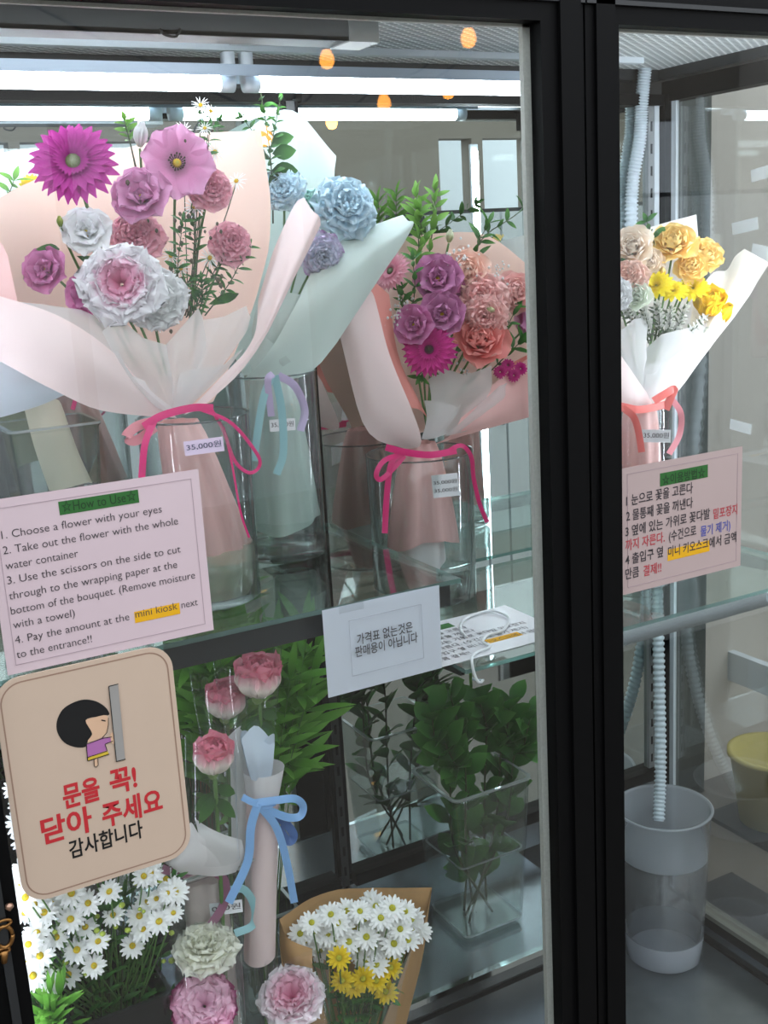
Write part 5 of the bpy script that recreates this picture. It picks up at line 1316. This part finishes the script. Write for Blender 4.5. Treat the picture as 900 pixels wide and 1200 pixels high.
for i, (x, y) in enumerate(lst):
    Y = rnd.uniform(.06, .12) if y > 1010 else rnd.uniform(.10, .16)
    flower(DB, 'daisy', 'daisy', DAISYP, x, y, Y, rnd.uniform(12.5, 16.5) if i not in (19, 20, 21, 29) else 11, (rnd.uniform(-.45, .45), rnd.uniform(-.1, .55)), CH, (140+rnd.uniform(-20, 20), 1200, .15), .0014, STEM)
m = MB()
for k in range(26):
    p = at(rnd.uniform(60, 205), rnd.uniform(1020, 1150), rnd.uniform(.08, .12)); r = pxm(rnd.uniform(2.5, 4), p); m.lathe([(r*.1, -r), (r, -r*.2), (r*.9, r*.5), (r*.2, r)], p, 8)
tag(m.build('green_buds', solid('green_bud', (168, 186, 70), var=.2), DB), kind='stuff')
for k in range(22):
    x, y = rnd.uniform(30, 205), rnd.uniform(1010, 1190); x0 = 60+.55*x
    sprig(DB, 'leaf_sprig', pxpath([(x0, 1230, .15), ((x0+x)/2, (1230+y)/2, .13), (x, y, rnd.uniform(.10, .14))], 10), .034, .009, 8, LEAF if k % 2 else LEAF_D, start=.2, up=1.0)
for k in range(8):
    x, y = rnd.uniform(44, 75), rnd.uniform(1165, 1215)
    sprig(DB, 'leaf_sprig', pxpath([(90, 1290, .12), (70, 1240, .10), (x, y, .08)], 10), .05, .010, 9, LEAF_G, start=.2, up=1.2)
m = MB(); sheet(m, [[(186, 1080, .10), (200, 1075, .09), (214, 1090, .09)], [(192, 1130, .09), (206, 1130, .08), (222, 1140, .08)], [(200, 1220, .10), (212, 1220, .09), (226, 1220, .09)]], 8, 8, .003, 130); m.build('clear_wrap', FILM, DB)

# ================================================================== GRASSY GREENS BEHIND THE ROSES
gx = at(285, 900, .42).x
square_vase('glass_vase', (gx, .42, ZS+.002), .05, .065, .05, .065, .22, 'clear vase of leafy greens on the steel step, hidden behind the wrapped roses', water=.12)
gt = thing('leafy_bunch', (gx, .42, ZS+.02), 'bunch of long narrow green leaves behind the wrapped roses', 'greenery')
for k in range(46):
    a = rnd.uniform(0, 2*pi); rr_ = rnd.uniform(.02, 1)
    x, y = rnd.uniform(205, 372), rnd.uniform(735, 800)
    e = at(x, y, .40+rnd.uniform(-.12, .12)); s = Vector((gx+rnd.uniform(-.03, .03), .42+rnd.uniform(-.03, .03), ZS+.03))
    mid = s.lerp(e, .55)+Vector((0, 0, .07))
    path = smooth_path([s, mid, e+Vector((0, 0, .0))], 14)
    sprig(gt, 'leaf_spray', path, .10, .019, 8, LEAF_G, stem_mat=STEM, start=.45, up=.7, spread=.9, jitter=.7, stem_r=.0015)

# ================================================================== LEAFY BRANCHES IN THE SQUARE VASE ON THE STEP
p1, p2 = at(535, 937, .325), at(625, 912, .325)
vx, a1 = (p1.x+p2.x)/2-.004, (p2.x-p1.x)/2
q1, q2 = at(553, 1087, .34), at(621, 1070, .34); a0 = (q2.x-q1.x)/2
vh = (p1.z+p2.z)/2-ZS-.002
VL = square_vase('glass_vase', (vx, .325+a1*.92, ZS+.0015), a0, a1, a0, a1*.92, vh, 'clear tapered square vase of leafy branches on the steel step', water=vh*.52)
vy = .325+a1*.92
for k, (pts, nl, lab) in enumerate([
    ([(560, 905), (512, 880), (506, 838)], 7, 'leftmost leafy branch in the clear square vase'), ([(562, 905), (540, 860), (528, 815)], 8, 'tall leafy branch just right of the leftmost in the clear square vase'),
    ([(570, 905), (570, 850), (562, 822)], 7, 'leafy branch in the middle of the clear square vase'), ([(576, 905), (592, 870), (598, 826)], 7, 'leafy branch right of the middle in the clear square vase'),
    ([(580, 908), (612, 880), (622, 838)], 7, 'rightmost tall leafy branch with bright tip in the clear square vase'), ([(566, 912), (536, 900), (522, 872)], 6, 'short leafy branch over the left rim of the clear square vase')]):
    foot = Vector((vx+[.03, -.02, .035, -.04, -.03, .01][k], vy+[-.02, .02, .01, -.03, .0, .03][k], ZS+.014))
    t = thing('leafy_branch', foot, lab, 'branch', 'leafy branches in the square vase')
    Ys = [vy-.02, vy+.0, vy+.03, vy+.02, vy-.01, vy-.04]
    w_ = [at(x, y, Ys[k]) for x, y in pts]
    neck = Vector((vx, vy, ZS+vh*.5)).lerp(Vector((w_[1].x, w_[1].y, ZS+vh*.62)), .62); w_[0] = w_[0].lerp(w_[1], .55)
    path = smooth_path([foot, neck, w_[0].lerp(w_[1], .3), w_[1], w_[2]], 26)
    st = MB(); st.tube(path, [.0028-.0016*i/25 for i in range(26)], n=7); st.build('stem', DSTEM, t)
    mb = MB()
    for q in range(nl*2+13):
        tt = .11+.89*q/(nl*2+12); i = min(int(tt*25), 24); p = path[i].lerp(path[i+1], tt*25-i); d = (path[i+1]-path[i]).normalized()
        sd = Matrix.Rotation(q*2.4, 3, d) @ d.orthogonal().normalized()
        leaf(mb, p, sd*.8+d*.75+Vector((0, 0, .1)), facing(p)*.5+d*.7+sd*.1, .072*rnd.uniform(.8, 1.15), .041*rnd.uniform(.85, 1.1), bend=rnd.uniform(.0, .25), tip=.5)
    mb.build('leaf', LEAF_D, t)
# ================================================================== WATER BUCKET AND HOSE
YK = .455
rk = at(778, 945, YK); rrk = pxm(54, rk); bh = rk.z-ZF-.0045; r0k = pxm(44, Vector((rk.x, YK, ZF)))
rrk = min(rrk, .6-YK-.006)
WB = thing('water_bucket', (rk.x, YK, ZF+.0045), 'frosted plastic tub of water catching the drain hose, right of the middle post', 'bucket')
cK = (rk.x, YK, ZF+.0045); wl = bh*.70
rad_at = lambda z: r0k+(rrk-r0k)*z/bh
MB().lathe([(rad_at(wl), wl), (rad_at(bh), bh-.006), (rrk+.005, bh-.004), (rrk+.006, bh), (rrk-.001, bh+.001), (rad_at(bh)-.003, bh-.006), (rad_at(wl)-.003, wl)], cK, 48).build('upper_wall', FROST, WB)
MB().lathe([(rad_at(wl), wl), (rad_at(.075), .075)], cK, 48).build('lower_wall', clear('clear_plastic', tint=(.86, .87, .88), f0=.05, edge=(.62, .64, .68), epow=2.2, haze=.16), WB)
MB().lathe([(rad_at(.075), .075), (r0k, .012), (r0k-.012, 0), (.001, 0), (.001, .006), (r0k-.012, .006), (r0k-.005, .016), (rad_at(.075)-.003, .075)], cK, 48).build('base', FROST2, WB)
MB().lathe([(r0k-.008, .012), (rad_at(wl)-.004, wl), (.001, wl+.0003)], cK, 48).build('water', clear('grey_water', tint=(.60, .62, .65), f0=.05, edge=(.5, .52, .54), haze=.06), WB)
def hose(name, pts, r, label, pitch=.0135):
    path = smooth_path(pts, 60); L = sum((b-a).length for a, b in zip(path, path[1:]))
    n = int(L/pitch)*4; path = smooth_path(pts, n)
    m = MB(); m.tube(path, [r*(1+.15*(1, .6, -1, -.6)[i % 4]) for i in range(n)], n=14, cap=False)
    return tag(m.build(name, HOSEM), label, 'hose')
yh = .584
hose('drain_hose', [at(756, 78, yh), at(752, 120, yh), at(750, 160, yh), at(742, 210, yh), at(740, 270, yh), at(745, 400, yh), at(758, 560, yh), at(768, 660, yh), at(771, 735, .575), at(773, 820, .55), at(774, 900, .51), at(772, 962, .47)], .0142, 'pale corrugated drain hose running down the back corner into the water tub')
# ================================================================== SHEET AND CORD ON THE LOWER SHELF
c = [atz(500, 786, ZB+.0015), atz(655, 748, ZB+.0015), atz(588, 714, ZB+.0015), atz(450, 740, ZB+.0015)]
c[0].y = max(c[0].y, .062); c[1].y = c[0].y; c[2].y = c[3].y = c[0].y+.21
x0 = c[0].x+.015; x1 = x0+.30
t = thing('instruction_sheet', ((x0+x1)/2, c[0].y, ZB), 'laminated sheet lying flat on the lower glass shelf, left of the middle post', 'sign')
MB().box((x0, c[0].y, ZB+.0004), (x1, c[0].y+.21, ZB+.0014)).build('sheet', solid('pale_laminated_paper', (226, 226, 230), rough=.22), t, smooth=False)
Zt = ZB+.0018
MB().box((x0+.06, c[0].y+.165, ZB+.0014), (x0+.15, c[0].y+.19, Zt)).build('highlight', GREEN_BAR, t, smooth=False)
MB().box((x0+.15, c[0].y+.045, ZB+.0014), (x0+.225, c[0].y+.065, Zt)).build('highlight', YELLOW_BAR, t, smooth=False)
m = MB()
for k, s in enumerate(('1 눈으로 꽃을 고른다', '2 물통째 꽃을 꺼낸다', '3 옆에 있는 가위로 꽃다발 밑포장지', '까지 자른다. (수건으로 물기 제거)', '4 출입구 옆 미니 키오스크에서 금액', '만큼 결제!!')):
    v, f = text_verts(s, x0+.02, None, 0, .017, 0, fit=False); m.add([Vector((a.x, c[0].y+.142-.024*k+a.z, Zt+.0002)) for a in v], f)
m.build('instruction_text', INK, t, smooth=False)
CORD = solid('white_cord_plastic', (226, 230, 232), rough=.3)
zc = ZB+.006
pts = [atz(546, 746, zc), atz(540, 738, zc), atz(542, 728, zc), atz(556, 720, zc), atz(578, 716, zc), atz(596, 724, zc), atz(590, 738, zc), atz(572, 744, zc), atz(566, 752, zc), atz(574, 758, zc), atz(558, 765, zc), at(553, 772, YSA-.006), at(556, 790, YSA-.008), at(563, 800, YSA-.004), at(572, 786, YSA+.03)]
tag(MB().tube(smooth_path(pts, 90), .0026, n=8).build('power_cord', CORD), 'white cord looped on the lower glass shelf and hanging over its front edge', 'cord')
# ================================================================== PAPER TAGS ON THE SIDE GLASS
def ptag(px, py, w_, h_, rot, label):
    p = atx(px, py, XR-.0015); t = thing('paper_tag', p, label, 'tag', 'paper tags stuck on the side glass')
    ww, hh = w_/2, h_/2; ca, sa = math.cos(rot), math.sin(rot); m = MB(); v = []
    for xx in (0, -.0005):
        for a, b in ((-ww, -hh), (ww, -hh), (ww, hh), (-ww, hh)): v.append(p+Vector((xx, -(a*ca-b*sa), a*sa+b*ca)))
    m.add(v, [(3, 2, 1, 0), (4, 5, 6, 7), (0, 1, 5, 4), (1, 2, 6, 5), (2, 3, 7, 6), (3, 0, 4, 7)]); m.build('paper', solid('weathered_tag_paper', (176, 178, 176), rough=.6), t, smooth=False)
    return t
ptag(873, 265, .075, .026, .14, 'white paper tag on the side glass, just above the yellow bouquet wrap tip')
ptag(896, 202, .075, .026, .14, 'small white paper tag on the side glass, highest of the tags')
ptag(868, 500, .065, .024, -.1, 'small white paper tag on the side glass, just above the Korean instruction sheet')
ptag(893, 296, .06, .03, -.2, 'white paper tag half hidden behind the tip of the yellow bouquet wrap')
# ================================================================== BRONZE REFLECTION ON THE LEFT STILE, BUILT AS A LATCH
yl = -.032
pl = at(8, 1095, yl)
t = thing('latch_reflection', pl, 'bronze reflection built as a small latch with ring on the black left door stile', 'latch')
m = MB(); a = at(11, 1063, yl); m.lathe([(.001, .006), (.005, .004), (.006, 0), (.001, -.006)], a, 12); m.build('knob', solid('pale_bronze', (176, 140, 120), rough=.3, metal=.8), t)
for y0, rr_ in ((1082, .010), (1114, .008)):
    m = MB(); q = at(4, y0, yl); m.tube([q+Vector((rr_*math.cos(k/16*2*pi), -.001, rr_*.5*math.sin(k/16*2*pi))) for k in range(17)], .0022, n=6); m.build('ring', BRONZE, t)
m = MB(); q = at(5, 1098, yl); m.tube([q+Vector((.011*math.cos(k/20*2*pi), 0, .016*math.sin(k/20*2*pi))) for k in range(21)], .003, n=7); m.tube([at(5, 1114, yl), at(5, 1128, yl)], [.006, .004], n=8); m.build('pendant', BRONZE, t)
# ================================================================== OUTSIDE THE SIDE GLASS
a = atx(903, 925, 2.75)
t = thing('tub_reflection', (a.x, a.y, 0.0), 'pale yellow reflection in the side glass, built as a tub on a stand', 'tub')  # solid tub and stand take the place of a blurred yellow reflection
zt = a.z-.11
MB().lathe([(.001, 0), (.10, 0), (.135, .24), (.145, .24), (.145, .255), (.128, .255), (.095, .01), (.001, .01)], (a.x, a.y, zt), 36).build('tub_body', solid('pale_yellow_plastic', (206, 192, 120), rough=.5), t)
m = MB()
for dx in (-.11, .11):
    for dy in (-.11, .11): m.box((a.x+dx-.015, a.y+dy-.015, 0), (a.x+dx+.015, a.y+dy+.015, zt-.02))
m.box((a.x-.15, a.y-.15, zt-.02), (a.x+.15, a.y+.15, zt)); m.build('stand', DARK, t, smooth=False)
a, b = atx(836, 772, 2.9), atx(905, 800, 2.9)
t = thing('white_board', (2.9, (a.y+b.y)/2, 0), 'pale board standing outside the side glass', 'board')
MB().box((2.9, a.y, a.z-.06), (2.93, -1.2, a.z+.05)).build('panel', WHITE_METAL, t, smooth=False)
m = MB()
for yy in (a.y-.05, -1.1): m.box((2.905, yy-.02, 0), (2.925, yy+.02, a.z-.06))
m.build('leg', DARK, t, smooth=False)
# ================================================================== WHITE CABINET ADDED TO GIVE THE MIRROR BRIGHT BARS
t = thing('added_white_cabinet', (3.75, -2.45, 0), 'tall white cabinet added for bright bars in the mirror beside the middle post', 'cabinet')
MB().box((3.05, -2.75, .06), (4.55, -2.36, 2.15)).build('cabinet_body', DARK, t, smooth=False)
x = 3.06
for w_ in (.30, .13, .27, .09, .30, .30):
    d_ = MB().box((x, -2.36, .08), (x+w_, -2.33, 2.13)).build('cabinet_door', solid('white_gloss_lacquer', (232, 238, 242), rough=.3), t, smooth=False)
    MB().box((x+w_-.035, -2.33, 1.0), (x+w_-.022, -2.312, 1.16)).build('door_pull', CHROME, d_, smooth=False)
    x += w_+.015
# ================================================================== STRING OF WARM BULBS IN THE SHOP
bul = []
for x, y, d in ((549, 45, 2.6), (383, 70, 3.0), (450, 121, 3.3), (525, 106, 3.1), (310, 160, 2.8), (352, 153, 3.4)):
    p = at(x, y, d); p.y = -p.y; bul.append(p)
order = sorted(bul, key=lambda v: v.x)
cordp = []
for k, p in enumerate(order):
    if k:
        q = order[k-1]; cordp.append((p+q)/2+Vector((0, 0, .02)))
    cordp.append(p+Vector((0, 0, .09)))
cordp = [order[0]+Vector((-1.2, 0, .6))]+cordp+[order[-1]+Vector((1.0, 0, .6))]
tag(MB().tube(smooth_path(cordp, 120), .006, n=6).build('string_light_cord', DARK), 'dark cord of the warm string lights mirrored in the left door glass', 'cord')
for k, p in enumerate(order):
    t = thing('string_bulb', p, 'warm bulb on the light string, mirrored in the left door glass', 'bulb', 'warm string bulbs mirrored in the door glass')
    s_ = 1.15
    MB().lathe([(.001, -.034*s_), (.018*s_, -.028*s_), (.028*s_, -.008*s_), (.026*s_, .012*s_), (.014*s_, .034*s_), (.001, .036*s_)], p, 16).build('bulb_glass', WARM, t)
    MB().lathe([(.013, .038), (.015, .042), (.015, .08), (.006, .09), (.001, .09)], p, 12, cap0=True).build('bulb_socket', DARK, t)
